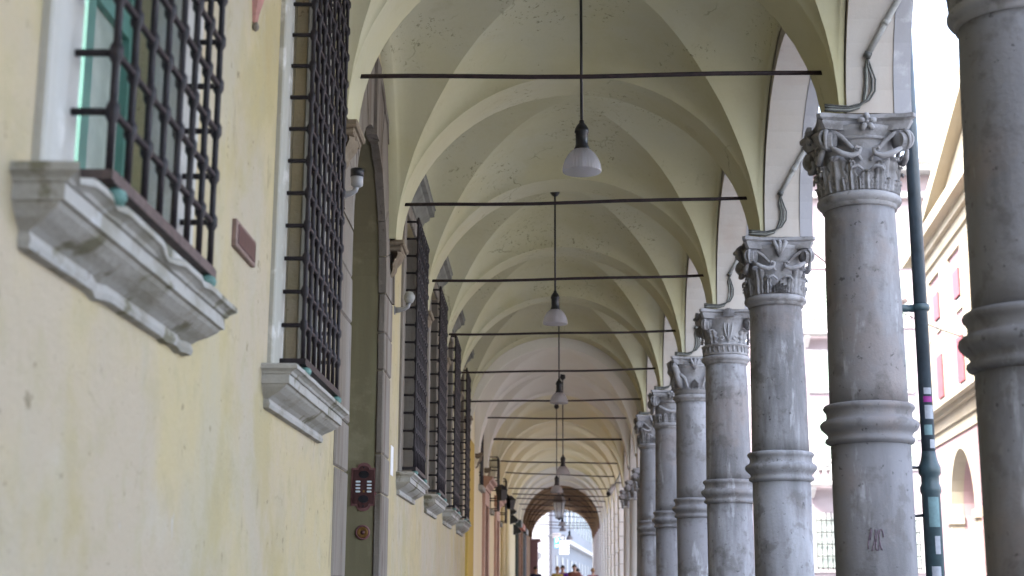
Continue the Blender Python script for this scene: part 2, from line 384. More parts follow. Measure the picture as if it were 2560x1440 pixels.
def jit(p, k=0.012):
    return Vector(p) + k * noise.noise_vector(Vector((p[0] * 0.9, p[1] * 0.9, p[2] * 0.9))) + 0.4 * k * noise.noise_vector(Vector((p[0] * 3, p[1] * 3 + 9, p[2] * 3)))
def vault_bay(parent, y0, y1, hs, rise, extra, mat, N=28):
    part = bpy.data.objects.new('vault_bay', None); COL.objects.link(part); part.parent = parent; part.empty_display_size = 0.2
    ym, b = (y0 + y1) / 2, (y1 - y0) / 2
    def P(i, j, px=None):
        su, sv = math.sin(PI * i / N), math.sin(PI * j / N)
        x = XC - AR * math.cos(PI * i / N); y = ym - b * math.cos(PI * j / N)
        z = H(hs) + rise * max(su, sv) + extra * (su * sv) ** 0.9 if su * sv > 0 else H(hs) + rise * max(su, sv)
        if px is not None: x = px
        q = jit((x, y, z))
        if px is not None: q.x = px
        return q
    webs = {k: ({}, [], []) for k in 'fblr'}
    def vid(w, i, j, px=None):
        d, vs, fs = webs[w]; key = (i, j, px)
        if key not in d: d[key] = len(vs); vs.append(P(i, j, px))
        return d[key]
    for i in range(N):
        for j in range(N):
            c = [(i, j), (i + 1, j), (i + 1, j + 1), (i, j + 1)]
            def side(pts):
                u = sum(p[0] for p in pts) / len(pts) - N / 2; v = sum(p[1] for p in pts) / len(pts) - N / 2
                if abs(v) > abs(u): return 'f' if v < 0 else 'b'
                return 'l' if u < 0 else 'r'
            if i == j: tris = [[c[0], c[1], c[2]], [c[0], c[2], c[3]]]
            elif i + j == N - 1: tris = [[c[0], c[1], c[3]], [c[1], c[2], c[3]]]
            else: tris = [c]
            for t in tris:
                w_ = side(t); webs[w_][2].append(tuple(vid(w_, *p) for p in t))
    for j in range(N):                       # the side webs run on to the wall and to the outer arch
        webs['l'][2].append((vid('l', 0, j), vid('l', 0, j + 1), vid('l', 0, j + 1, XL - 0.02), vid('l', 0, j, XL - 0.02)))
        webs['r'][2].append((vid('r', N, j), vid('r', N, j + 1), vid('r', N, j + 1, XR - 0.011), vid('r', N, j, XR - 0.011)))
    for k in 'fblr':
        d, vs, fs = webs[k]
        m = MB(); m.add(vs, fs, True); m.build('web', mat, part, bnd=True, fix=True)
    return part
def rib(parent, y, hs, rise, mat, hw=RW, N=40, th=0.22, xl=None, xr=None):
    """transverse band: soffit plus back"""
    m = MB(); vs = []; fs = []
    cols = [y - hw, y - hw / 3, y + hw / 3, y + hw]
    ring = []
    for i in range(N + 1):
        su, cu = math.sin(PI * i / N), math.cos(PI * i / N)
        row = [jit((XC - AR * cu, c, H(hs) + rise * su)) for c in cols]
        row += [Vector((XC - (AR + th) * cu, cols[-1], H(hs) + (rise + th) * su)), Vector((XC - (AR + th) * cu, cols[0], H(hs) + (rise + th) * su))]
        ring.append(row)
    for row in ring: vs += row[:4]
    for i in range(N):
        for k in range(3): fs.append((i * 4 + k, i * 4 + k + 1, i * 4 + k + 5, i * 4 + k + 4))
    m.add(vs, fs, True)
    vs = []; fs = []
    for row in ring: vs += [row[3], row[4], row[5], row[0]]
    for i in range(N):
        for k in range(3): fs.append((i * 4 + k, i * 4 + k + 1, i * 4 + k + 5, i * 4 + k + 4))
    m.add(vs, fs, False)
    o = m.build('transverse_arch', mat, parent, bnd=True, fix=False)
    return o
def outer_arch(parent, ya, yb, hs, rise, top, mat, strip, half=0.30, N=28, x0=XR, x1=2.55):
    """street-side arch between two column centres with its stone edge"""
    ym, b = (ya + yb) / 2, (yb - ya) / 2 - half
    arc = [(ym - b * math.cos(PI * k / N), H(hs) + rise * math.sin(PI * k / N)) for k in range(N + 1)]
    m = MB(); vs = []; fs = []
    cols = [(ya + 0.001, H(hs))] + arc + [(yb - 0.001, H(hs))]
    for (yy, zz) in cols:
        for x in (x0, (x0 + x1) / 2, x1 - 0.09):
            q = jit((x, yy, zz), 0.008); vs.append((x if x != (x0 + x1) / 2 else x, q.y if 0 < cols.index((yy, zz)) < len(cols) - 1 else yy, q.z))
        vs.append((x0, yy, H(top))); vs.append((x1 - 0.09, yy, H(top)))
    n = 5
    for i in range(len(cols) - 1):
        a, c = i * n, (i + 1) * n
        fs += [(a, a + 1, c + 1, c), (a + 1, a + 2, c + 2, c + 1), (a, c, c + 3, a + 3), (a + 2, a + 4, c + 4, c + 2), (a + 3, c + 3, c + 4, a + 4)]
    e = (len(cols) - 1) * n
    fs += [(0, 3, 4, 2, 1), (e, e + 1, e + 2, e + 4, e + 3)]
    m.add(vs, fs, False)
    o = m.build('arch_bay', mat, parent, bnd=True)
    m = MB(); vs = []; fs = []                 # stone archivolt on the street edge, a touch proud of the plaster
    arc2 = [(ym - (b - 0.006) * math.cos(PI * k / N), H(hs) + (rise - 0.006) * math.sin(PI * k / N)) for k in range(N + 1)]
    cols = [(ya + 0.001, H(hs) - 0.001)] + arc2 + [(yb - 0.001, H(hs) - 0.001)]
    for (yy, zz) in cols:
        vs += [(x1 - 0.088, yy, zz), (x1 + 0.03, yy, zz), (x1 + 0.03, yy, H(top)), (x1 - 0.088, yy, H(top))]
    for i in range(len(cols) - 1):
        a, c = i * 4, (i + 1) * 4
        fs += [(a, a + 1, c + 1, c), (a + 1, a + 2, c + 2, c + 1), (a + 2, a + 3, c + 3, c + 2), (a + 3, a, c, c + 3)]
    e = (len(cols) - 1) * 4
    fs += [(0, 3, 2, 1), (e, e + 1, e + 2, e + 3)]
    m.add(vs, fs, False); m.build('archivolt', strip, o, bnd=True)
    return o

def wall_with_openings(y0, y1, z0, z1, ops, thick=0.42, X=XL, arch=None):
    """ops: rectangles (ya, yb, za, zb); arch: (yc, half, zspring) cut with a round head"""
    m = MB()
    allops = list(ops)
    if arch: allops.append((arch[0] - arch[1], arch[0] + arch[1], z0, arch[2] + arch[1]))
    yb = sorted(set([y0, y1] + [v for o in allops for v in o[:2]] + [y0 + (y1 - y0) * k / 10 for k in range(11)]))
    zb = sorted(set([z0, z1] + [v for o in allops for v in o[2:]]))
    for a, b in zip(yb[:-1], yb[1:]):
        for c, d in zip(zb[:-1], zb[1:]):
            ym, zm = (a + b) / 2, (c + d) / 2
            if any(o[0] < ym < o[1] and o[2] < zm < o[3] for o in allops): continue
            m.add([(X, a, c), (X, b, c), (X, b, d), (X, a, d)], [(0, 1, 2, 3)])
    for (a, b, c, d) in ops:
        for q in (((a, c), (a, d)), ((b, c), (b, d)), ((a, c), (b, c)), ((a, d), (b, d))):
            (p, r), (s_, t_) = q
            m.add([(X, p, r), (X, s_, t_), (X - thick, s_, t_), (X - thick, p, r)], [(0, 1, 2, 3)])
    if arch:
        yc, hw, zs = arch; N = 24
        pts = [(yc - hw * math.cos(PI * k / N), zs + hw * math.sin(PI * k / N)) for k in range(N + 1)]
        for k in range(N):
            (p, r), (s_, t_) = pts[k], pts[k + 1]
            m.add([(X, p, r), (X, s_, t_), (X, s_, zs + hw), (X, p, zs + hw)], [(0, 1, 2, 3)])
            m.add([(X, p, r), (X, s_, t_), (X - thick, s_, t_), (X - thick, p, r)], [(0, 1, 2, 3)], True)
        for yy in (yc - hw, yc + hw):
            m.add([(X, yy, z0), (X, yy, zs), (X - thick, yy, zs), (X - thick, yy, z0)], [(0, 1, 2, 3)])
    return m

sections = []
# near building: cream vaults on seven tall columns
bA = thing('arcade_building', (-1.9, 9.6, 0), 'cream plastered palazzo with groin vaulted portico, barred windows and round arched portal', 'building')
WIN = [4.62, 8.12, 15.12, 18.62, 22.12, 25.62]
WH, WZ0, WZ1 = 0.60, 1.10, 3.86
DOORC, DOORW, DOORS = 11.55, 1.20, 2.62
m = wall_with_openings(-39.4, 27.6, 0.0, H(5.6), [(c - WH, c + WH, H(WZ0), H(WZ1)) for c in WIN], arch=(DOORC, DOORW, H(DOORS)))
m.build('wall', 'wall', bA, bnd=True, fix=False)
for i in range(-14, 5):
    rib(bA, Yc(i), 3.15, 1.60, 'vault', N=40 if i >= -1 else 16)
    vault_bay(bA, Yc(i) + RW, Yc(i + 1) - RW, 3.15, 1.60, 0.48, 'vault', 28 if i >= -1 else 8)
    outer_arch(bA, Yc(i), Yc(i + 1), 3.17, 1.45, 6.0, 'rose', 'edge_stone', N=28 if i >= -1 else 10)
rib(bA, Yc(5), 3.15, 1.60, 'vault')
MB().box(-1.9, 2.55, Yc(-14), Yc(5) + 0.2, H(5.62), H(5.9)).build('floor_slab', 'vault', bA)
MB().box(2.10, 2.53, Yc(-14), Yc(5) + 0.2, H(6.01), H(11.5)).build('upper_wall', 'wall', bA)
MB().box(-6.0, 3.3, Yc(-14) - .3, Yc(5) + 0.4, H(11.5), H(11.8)).build('roof', 'roof', bA)

# middle building
bB = thing('arcade_building', (-1.9, 30.6, 0), 'pale plastered arcade building with low columns and pink marble door frames', 'building')
for i in range(5, 8):
    if i > 5: rib(bB, Yc(i), 2.75, 1.80, 'vault_pale')
    else: rib(bB, Yc(5) + RW + .05, 2.75, 1.80, 'vault_pale', hw=.045, th=.9)
    vault_bay(bB, Yc(i) + RW + (.06 if i == 5 else 0), Yc(i + 1) - RW, 2.75, 1.80, 0.25, 'vault_pale' if i < 7 else 'vault_yellow', 20)
    outer_arch(bB, Yc(i) + (0.25 if i == 5 else 0), Yc(i + 1), 2.47, 1.45, 6.0, 'rose', 'edge_stone')
MB().box(-1.9, 2.6, Yc(5) + .21, Yc(8), H(5.62), H(5.9)).build('floor_slab', 'vault_pale', bB, bnd=True)
MB().box(2.12, 2.53, Yc(5) + .21, Yc(8), H(6.01), H(10.5)).build('upper_wall', 'wall_far', bB, bnd=True)
# far building on ashlar piers
bC = thing('arcade_building', (-1.5, 50, 0), 'yellow vaulted arcade building carried on white ashlar piers', 'building')
for i in range(8, 15):
    rib(bC, Yc(i), 2.55, 1.70, 'vault_yellow', th=.9 if i == 8 else .22)
    vault_bay(bC, Yc(i) + RW, Yc(i + 1) - RW, 2.55, 1.70, 0.12, 'vault_yellow' if i < 12 else 'vault_pale', 14)
    outer_arch(bC, Yc(i), Yc(i + 1), 2.55, 1.45, 6.0, 'ashlar', 'ashlar', N=16)
MB().box(-1.9, 2.7, Yc(8) + .01, Yc(15), H(5.62), H(5.9)).build('floor_slab', 'vault_pale', bC, bnd=True)
MB().box(2.12, 2.53, Yc(8) + .01, Yc(15), H(6.01), H(12.5)).build('upper_wall', 'ashlar', bC, bnd=True)
# last stretch, dark brown vaults
bD = thing('arcade_building', (-1, 71, 0), 'brown vaulted last stretch of the portico ending in a round arch', 'building')
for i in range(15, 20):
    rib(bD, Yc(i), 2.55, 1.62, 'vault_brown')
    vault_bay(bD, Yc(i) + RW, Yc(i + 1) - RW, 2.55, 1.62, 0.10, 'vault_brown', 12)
    outer_arch(bD, Yc(i), Yc(i + 1), 2.55, 1.45, 6.0, 'palace_pink', 'ashlar', N=12)
rib(bD, Yc(20), 2.55, 1.62, 'vault_brown', hw=0.35, th=1.5)
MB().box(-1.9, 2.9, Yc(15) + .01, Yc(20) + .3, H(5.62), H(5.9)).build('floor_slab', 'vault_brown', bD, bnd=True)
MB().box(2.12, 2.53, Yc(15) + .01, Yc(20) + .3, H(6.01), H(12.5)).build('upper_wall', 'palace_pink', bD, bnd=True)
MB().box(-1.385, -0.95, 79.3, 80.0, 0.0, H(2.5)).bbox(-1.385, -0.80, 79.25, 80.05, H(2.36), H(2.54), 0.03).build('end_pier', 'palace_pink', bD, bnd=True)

# ------------------------------------------------------------------ windows of the near wall
def sill_mesh(c, half, chipped):
    prof = [(0.0, 0.88), (0.030, 0.885), (0.036, 0.905), (0.028, 0.93), (0.05, 0.945), (0.085, 0.962), (0.118, 0.985), (0.128, 0.998), (0.142, 1.0), (0.142, 1.046),
            (0.152, 1.049), (0.158, 1.06), (0.174, 1.07), (0.186, 1.074), (0.186, 1.094), (0.178, 1.10), (0.0, 1.112)]
    if chipped: pass
    n = len(prof); SEG = 26; m = MB(); vs = []; fs = []
    for k in range(SEG + 1):
        t = k / SEG
        for (o, h) in prof:
            y = (c - half - o * 0.62) + t * (2 * half + 2 * o * 0.62)
            vs.append([XL + o, y, H(h)])
    # near and far ends need closing quads back to the wall along each profile ring
    for k in range(SEG):
        for i in range(n - 1):
            a = k * n + i; b = a + n
            fs.append((a, a + 1, b + 1, b))
    base = len(vs)
    for k, e in ((0, 0), (SEG, 1)):
        o0 = len(vs)
        for (o, h) in prof:
            vs.append([XL - 0.01, vs[k * n + prof.index((o, h))][1], H(h)])
        for i in range(n - 1):
            fs.append((k * n + i, k * n + i + 1, o0 + i + 1, o0 + i))
    out = []
    for p in vs:
        q = Vector(p); nv = noise.noise(q * 5.0) * 0.0015 + noise.noise(q * 23.0) * 0.001
        if chipped:
            ch = noise.noise(Vector((q.x * 2, q.y * 6.0, q.z * 2 + 4)))
            if p[2] > H(1.055) and p[0] > XL + 0.1: nv -= max(0.0, ch - 0.12) * 0.13
            elif p[2] < H(0.96): nv -= max(0.0, ch - .1) * 0.05
        q.x += nv if p[0] > XL + 0.02 else 0; q.z += nv * 0.8
        out.append(q)
    m.add(out, fs, False)
    return m
def hood_mesh(c, half):
    prof = [(0.0, 4.02), (0.045, 4.03), (0.05, 4.07), (0.09, 4.12), (0.14, 4.16), (0.15, 4.19), (0.20, 4.20), (0.205, 4.26), (0.22, 4.27), (0.0, 4.30)]
    m = MB(); vs = []; fs = []; n = len(prof)
    for k in range(13):
        t = k / 12
        for (o, h) in prof: vs.append((XL + o + 0.004 * noise.noise((c, t * 9, o * 30)), c - half - o * .7 + t * 2 * (half + o * .7), H(h)))
    for k in range(12):
        for i in range(n - 1): a = k * n + i; fs.append((a, a + 1, a + n + 1, a + n))
    for k in (0, 12):
        o0 = len(vs)
        for i, (o, h) in enumerate(prof): vs.append((XL - .01, vs[k * n + i][1], H(h)))
        for i in range(n - 1): fs.append((k * n + i, k * n + i + 1, o0 + i + 1, o0 + i))
    m.add(vs, fs); return m
GX = 0.150                                   # grille stands this far off the wall
WLAB = ['iron window grille over the green framed window with a chipped sill', 'tall iron window grille just before the stone portal',
        'iron window grille just past the stone portal', 'second iron window grille past the stone portal', 'third iron window grille past the stone portal', 'last iron window grille, next to the ochre wall strip']
for wi, c in enumerate(WIN):
    win = bpy.data.objects.new('window', None); COL.objects.link(win); win.parent = bA; win.empty_display_size = 0.2
    sill_mesh(c, 0.90, wi == 0).build('sill', 'sill', win, bnd=True)
    hood_mesh(c, 0.95).build('hood', 'corbel_grey', win, bnd=True)
    jm = 'jamb' if wi < 2 else 'portal'
    for sgn in (-1, 1):
        a, b = sorted((c + sgn * (WH - 0.012), c + sgn * 0.86))
        MB().bbox(XL - 0.10, XL + 0.030, a, b, H(1.10), H(3.86), 0.008).build('jamb', jm, win, bnd=True, jitter=0.006, jscale=4)
    MB().bbox(XL - 0.10, XL + 0.032, c - 0.86, c + 0.86, H(3.862), H(4.02), 0.008).build('lintel', jm, win, bnd=True)
    fx = XL - 0.17
    fm, pm = ('green', 'pane') if wi == 0 else ('shade_brown', 'dark_pane')
    # casement frame: two leaves
    fr = MB()
    for (a, b) in ((c - WH, c - 0.02), (c + 0.02, c + WH)):
        fr.box(fx - 0.05, fx, a + .002, a + 0.085, H(1.14), H(3.85)); fr.box(fx - 0.05, fx, b - 0.085, b - .002, H(1.14), H(3.85))
        for hh in (1.14, 2.05, 2.95, 3.76): fr.box(fx - 0.049, fx - 0.001, a + 0.085, b - 0.085, H(hh), H(hh) + 0.09)
    fr.build('casement', fm, win, bnd=True)
    for (a, b) in ((c - WH + .08, c - 0.10), (c + 0.10, c + WH - .08)):
        for h0, h1 in ((1.23, 2.05), (2.14, 2.95), (3.04, 3.76)):
            MB().box(fx - 0.035, fx - 0.027, a, b, H(h0) - .004, H(h1) + .004).build('pane', pm, win, bnd=True)
    if wi == 0:                               # outer green frame standing in the near reveal, lighter strip against the stone
        MB().box(XL - 0.14, XL - 0.08, c - WH + .003, c - WH + 0.06, H(1.16), H(3.85)).build('frame_strip', 'pale_green', win, bnd=True)
        MB().box(XL - 0.168, XL - 0.10, c - WH + 0.062, c - WH + 0.10, H(1.16), H(3.85)).build('frame_strip', 'green', win, bnd=True)
    # grille: flat base bar, bent horizontal bars, vertical bars
    gx = XL + GX; nv, gap = 8, 0.186; ga = c - gap * 3.5; gb = c + gap * 3.5
    gr = thing('window_grille', (*bxy(gx, c), H(1.09)), WLAB[wi], 'grille', 'window grilles of the palazzo')
    rr = 0.0125
    m = MB(); m.box(XL - .02, gx + 0.020, ga - 0.03, ga - 0.006, H(1.146), H(1.176)).box(gx - 0.020, gx + 0.020, ga - 0.0055, gb + 0.0055, H(1.142), H(1.180)).box(XL - .02, gx + 0.02, gb + 0.006, gb + 0.03, H(1.146), H(1.176))
    # trim side arms back over the sill only
    m.build('base_bar', 'iron_brown' if wi == 0 else 'iron', gr, bnd=True)
    for yy in (ga + 0.06, gb - 0.05):
        MB().lathe([(0.006, 1.085 + ZC), (0.02, 1.09 + ZC), (0.034, 1.105 + ZC), (0.037, 1.118 + ZC), (0.030, 1.134 + ZC), (0.012, 1.142 + ZC)], gx + .004, yy, 14).build('foot', 'verdigris', gr, bnd=True)
    nrow = 14; r0 = 1.36; rg = 0.183
    lod = 8 if wi < 2 else 6
    for k in range(nv):
        yy = ga + gap * k
        path = [(gx, yy, H(1.17))]; rad = [rr]
        for j in range(nrow):                 # swelling where a horizontal bar is threaded through
            hh = H(r0 + rg * j)
            path += [(gx, yy, hh - 0.034), (gx, yy, hh - 0.016), (gx, yy, hh + 0.016), (gx, yy, hh + 0.034)]; rad += [rr, rr * 1.75, rr * 1.75, rr]
        path.append((gx, yy, H(r0 + rg * (nrow - 1)) + 0.045)); rad.append(rr)
        MB().tube(path, rad, lod).build('vertical_bar', 'iron', gr, bnd=True)
    for j in range(nrow):
        hh = H(r0 + rg * j); cr = 0.035
        a0, b0 = ga, gb
        path = [(XL - 0.06, a0, hh), (gx - cr, a0, hh)] + [(gx - cr + cr * math.sin(PI / 2 * t / 4), a0 + cr - cr * math.cos(PI / 2 * t / 4), hh) for t in (1, 2, 3)] + [(gx, a0 + cr, hh)]
        path += [(gx, a0 + cr + (b0 - a0 - 2 * cr) * t / 4, hh + 0.003 * math.sin(3 * t + j)) for t in (1, 2, 3)]
        path += [(gx, b0 - cr, hh)] + [(gx - cr + cr * math.cos(PI / 2 * t / 4), b0 - cr + cr * math.sin(PI / 2 * t / 4), hh) for t in (1, 2, 3)] + [(gx - cr, b0, hh), (XL - 0.06, b0, hh)]
        MB().tube(path, rr * 0.98, lod).build('horizontal_bar', 'iron', gr, bnd=True)

# ------------------------------------------------------------------ portal
po = bpy.data.objects.new('portal', None); COL.objects.link(po); po.parent = bA; po.empty_display_size = 0.2
IN, OUT = DOORW - 0.04, DOORW + 0.60
def voussoir(a0, a1, r0, r1, x0, x1):
    poly = []
    n = 3
    for k in range(n + 1): a = a0 + (a1 - a0) * k / n; poly.append((DOORC - r0 * math.cos(a), H(DOORS) + r0 * math.sin(a)))
    for k in range(n, -1, -1): a = a0 + (a1 - a0) * k / n; poly.append((DOORC - r1 * math.cos(a), H(DOORS) + r1 * math.sin(a)))
    return MB().prism(poly, 'x', x0, x1)
NV = 11
for k in range(NV):
    g = 0.004
    a0, a1 = PI * k / NV + g, PI * (k + 1) / NV - g
    voussoir(a0, a1, IN, OUT - 0.07, XL - 0.055, XL + 0.014 + 0.006 * random.random()).build('voussoir', 'portal', po, bnd=True, jitter=0.008, jscale=5)
    voussoir(a0, a1, OUT - 0.068, OUT, XL - 0.05, XL + 0.030).build('hood_stone', 'portal', po, bnd=True, jitter=0.008, jscale=5)
hts = [0.0, 0.62, 1.0, 1.75, 2.1, 2.85, 3.2, H(DOORS)]
for sgn in (-1, 1):
    for k in range(len(hts) - 1):
        a, b = sorted((DOORC + sgn * IN, DOORC + sgn * (OUT - 0.03 + random.uniform(-0.03, 0.03))))
        wob = random.uniform(-.006, .006)
        MB().bbox(XL - 0.055, XL + 0.016 + wob * .6, a, b, hts[k] + 0.004, hts[k + 1] - 0.004, 0.012).build('jamb_block', 'portal', po, bnd=True, jitter=0.010, jscale=5)
MB().prism([(DOORC - 0.10, H(DOORS) + IN - 0.06), (DOORC + 0.10, H(DOORS) + IN - 0.06), (DOORC + 0.15, H(DOORS) + OUT - 0.02), (DOORC - 0.15, H(DOORS) + OUT - 0.02)], 'x', XL - 0.05, XL + 0.045).build('keystone', 'portal', po, bnd=True)
# reveal painted olive, slightly inside the cut wall
N = 24; m = MB(); pts = [(DOORC - (IN + .012), 0.0)] + [(DOORC - (IN + .012) * math.cos(PI * k / N), H(DOORS) + (IN + .012) * math.sin(PI * k / N)) for k in range(N + 1)] + [(DOORC + IN + .012, 0.0)]
for (p, r), (s_, t_) in zip(pts[:-1], pts[1:]): m.add([(XL - 0.058, p, r), (XL - 0.058, s_, t_), (XL - 0.41, s_, t_), (XL - 0.41, p, r)], [(0, 1, 2, 3)], True)
m.build('reveal', 'reveal', po, bnd=True, fix=False)
dl = MB().box(XL - 0.47, XL - 0.41, DOORC - 1.28, DOORC + 1.28, 0.0, H(DOORS) + 1.28).build('door_leaf', 'dark_wood', po, bnd=True)
for yy in (-0.52, 0.52):
    for z0, z1 in ((0.3, 1.2), (1.4, 2.5), (2.7, 3.6)):
        MB().bbox(XL - 0.412, XL - 0.39, DOORC + yy - 0.38, DOORC + yy + 0.38, z0, z1, 0.015).build('door_panel', 'dark_wood', po, bnd=True)
# intercom on the far reveal (faces the camera)
FY = DOORC + IN + .008
ix, iz = bxy(-1.53, FY)[0], H(0.856)
ic = thing('intercom_panel', (ix, FY, iz), 'maroon intercom panel with eight white buttons on the portal reveal', 'intercom')
def lobed(wd, ht, lobe):
    pts = [(-wd, -ht), (-lobe, -ht)] + [(-lobe * math.cos(PI * k / 8), -ht - lobe * 0.75 * math.sin(PI * k / 8)) for k in range(1, 8)] + [(lobe, -ht), (wd, -ht)]
    return pts + [(-x, -z) for x, z in pts]
MB().prism([(ix + a, iz + b) for a, b in lobed(0.112, 0.168, 0.062)], 'y', FY - 0.006, FY).build('rim', 'red_edge', ic)
bp = MB().prism([(ix + a, iz + b) for a, b in lobed(0.094, 0.150, 0.050)], 'y', FY - 0.016, FY - 0.0065).build('plate', 'maroon', ic)
for s_ in (-1, 1):
    for k in range(4):
        cx_, cz_ = ix + s_ * 0.050, iz + 0.045 - 0.029 * k
        MB().prism([(cx_ + 0.0215 * (abs(math.cos(a)) ** 0.5) * (1 if math.cos(a) > 0 else -1), cz_ + 0.0085 * (abs(math.sin(a)) ** 0.6) * (1 if math.sin(a) > 0 else -1)) for a in [2 * PI * q / 16 for q in range(16)]], 'y', FY - 0.021, FY - 0.0165).build('button', 'button', ic)
    MB().prism([(ix + 0.046 * math.cos(a), iz + s_ * 0.108 + 0.034 * math.sin(a)) for a in [2 * PI * q / 20 for q in range(20)]], 'y', FY - 0.019, FY - 0.0165).build('speaker_grille', 'black', ic)
    MB().prism([(ix + 0.008 * math.cos(a), iz + s_ * 0.17 + 0.008 * math.sin(a)) for a in [2 * PI * q / 12 for q in range(12)]], 'y', FY - 0.020, FY - 0.0165).build('screw', 'black', ic)
MB().box(ix - 0.006, ix + 0.012, FY - 0.0195, FY - 0.0165, iz - 0.05, iz - 0.03).build('keyhole', 'brass', ic)
iz2 = H(0.456)
be = thing('bell_push', (ix, FY, iz2), 'round brass bell push with a red rim below the intercom', 'doorbell')
def ringy(r0, y0, r1, y1, seg=28):
    return [(r0, y0), (r1, y1)]
def lathe_y(prof, cx, cz, seg=28):
    m = MB().lathe([(r, -yy) for r, yy in prof], 0, 0, seg)
    m.xf(Matrix.Translation((cx, 0, cz)) @ Matrix.Rotation(R(90), 4, 'X')); return m
lathe_y([(0.066, FY), (0.066, FY - 0.006), (0.056, FY - 0.012), (0.05, FY - 0.012), (0.05, FY)], ix, iz2).build('rim', 'red_edge', be)
lathe_y([(0.0495, FY), (0.0495, FY - 0.010), (0.035, FY - 0.006), (0.02, FY - 0.0055), (0.001, FY - 0.0055)], ix, iz2).build('dish', 'brass', be)
lathe_y([(0.019, FY - 0.006), (0.019, FY - 0.014), (0.012, FY - 0.02), (0.001, FY - 0.021)], ix, iz2).build('button', 'maroon', be)

# ------------------------------------------------------------------ corbels at the wall
def corbel_mesh():
    m = MB()
    m.bbox(0, 0.16, -0.22, 0.22, 0.20, 0.25, 0.012).bbox(0, 0.135, -0.19, 0.19, 0.155, 0.20, 0.012)
    n = 10; vs = []; fs = []
    prof = [(0.12, 0.155, .16), (0.125, 0.12, .155), (0.10, 0.08, .14), (0.065, 0.04, .12), (0.06, 0.0, .10), (0.045, -0.03, .085), (0.02, -0.06, .06), (0.0, -0.07, .04)]
    for (o, z, hw) in prof:
        for k in range(n + 1):
            t = -1 + 2 * k / n; ridge = 0.014 * math.cos(t * PI * 3.5)
            vs.append((o * (1 - 0.25 * t * t) + ridge * (o > .01), hw * t, z))
    for i in range(len(prof) - 1):
        for k in range(n): a = i * (n + 1) + k; fs.append((a, a + 1, a + n + 2, a + n + 1))
    m.add(vs, fs, True)
    for i in range(len(prof)):                 # side closures to the wall
        pass
    return m
cm = None
for i in range(-1, 6):
    x, y = bxy(XL - .004, Yc(i))
    if cm is None:
        cb = corbel_mesh(); cb.v = [(p[0] - 0.0, p[1], p[2] - 0.25) for p in cb.v]
        o = cb.build('corbel', 'corbel', None, jitter=0.008, jscale=9); cm = o
    else:
        o = cm.copy(); COL.objects.link(o)
    o.parent = bA; o.location = Vector((x, y, H(3.16))) - Vector(bA.location)

# ------------------------------------------------------------------ columns
def shaft_profile():
    lo = [(0.262, 0.42 + 0.0), (0.263, 1.0), (0.262, H(0.93))]
    return lo
CX = 2.265
def ring_profile():
    return [(0.25, 0.925), (0.268, 0.935), (0.288, 0.945), (0.296, 0.957), (0.294, 0.972), (0.278, 0.983), (0.276, 0.995), (0.288, 1.012), (0.305, 1.026), (0.320, 1.042), (0.326, 1.060),
            (0.322, 1.080), (0.306, 1.094), (0.288, 1.102), (0.281, 1.118), (0.281, 1.140), (0.288, 1.156), (0.298, 1.166), (0.303, 1.180), (0.297, 1.195), (0.280, 1.205), (0.25, 1.21)]
def bell_r(t): return 0.236 + 0.012 * t + 0.075 * max(0, t - 0.55) ** 1.6 / 0.28
def leaf(m, ang, z0, h, wd, out, CAP, tone=1.0):
    """carved acanthus leaf: lobed sheet hugging the bell, tip curled over"""
    NT, NS = 16, 12; vs = []; fs = []
    for layer in (1, 0):
        for i in range(NT + 1):
            t = i / NT
            tt = min(t / 0.78, 1.0)
            z = z0 + h * tt; r = bell_r((z - CAP[0]) / (CAP[1] - CAP[0])) + 0.018 + 0.010 * tt
            if t > 0.78:
                q = (t - 0.78) / 0.22 * PI * 0.8
                r += out * math.sin(q * 0.5) * 1.0; z += 0.02 * math.sin(q) - out * 0.9 * (1 - math.cos(q)) * 0.5
            else: r += out * 0.25 * tt * tt
            wt = wd * (0.55 + 0.45 * math.sin(PI * min(1, 0.25 + t * 0.75))) * (1 + 0.18 * math.sin(t * PI * 7)) * (1.0 if t < 0.75 else max(0.22, 1 - ((t - 0.75) / 0.25) ** 2 * 0.8))
            for k in range(NS + 1):
                s_ = -1 + 2 * k / NS
                rel = 0.012 * math.cos(s_ * PI * 3.0) * (1 - 0.3 * t) + 0.012 * (1 - abs(s_)) - 0.014 * s_ * s_ + 0.006 * math.sin(t * PI * 7) * abs(s_)
                rr_ = r + (rel if layer else -0.035)
                a = ang + s_ * wt / max(r, 0.2)
                vs.append((rr_ * math.cos(a), rr_ * math.sin(a), z))
    n1 = (NT + 1) * (NS + 1)
    for i in range(NT):
        for k in range(NS):
            a = i * (NS + 1) + k
            fs.append((a, a + 1, a + NS + 2, a + NS + 1)); fs.append((n1 + a, n1 + a + NS + 1, n1 + a + NS + 2, n1 + a + 1))
    edge = [k for k in range(NS + 1)] + [i * (NS + 1) + NS for i in range(1, NT + 1)] + [NT * (NS + 1) + k for k in range(NS - 1, -1, -1)] + [i * (NS + 1) for i in range(NT - 1, 0, -1)]
    for a, b in zip(edge, edge[1:] + edge[:1]): fs.append((a, n1 + a, n1 + b, b))
    m.add(vs, fs, True)
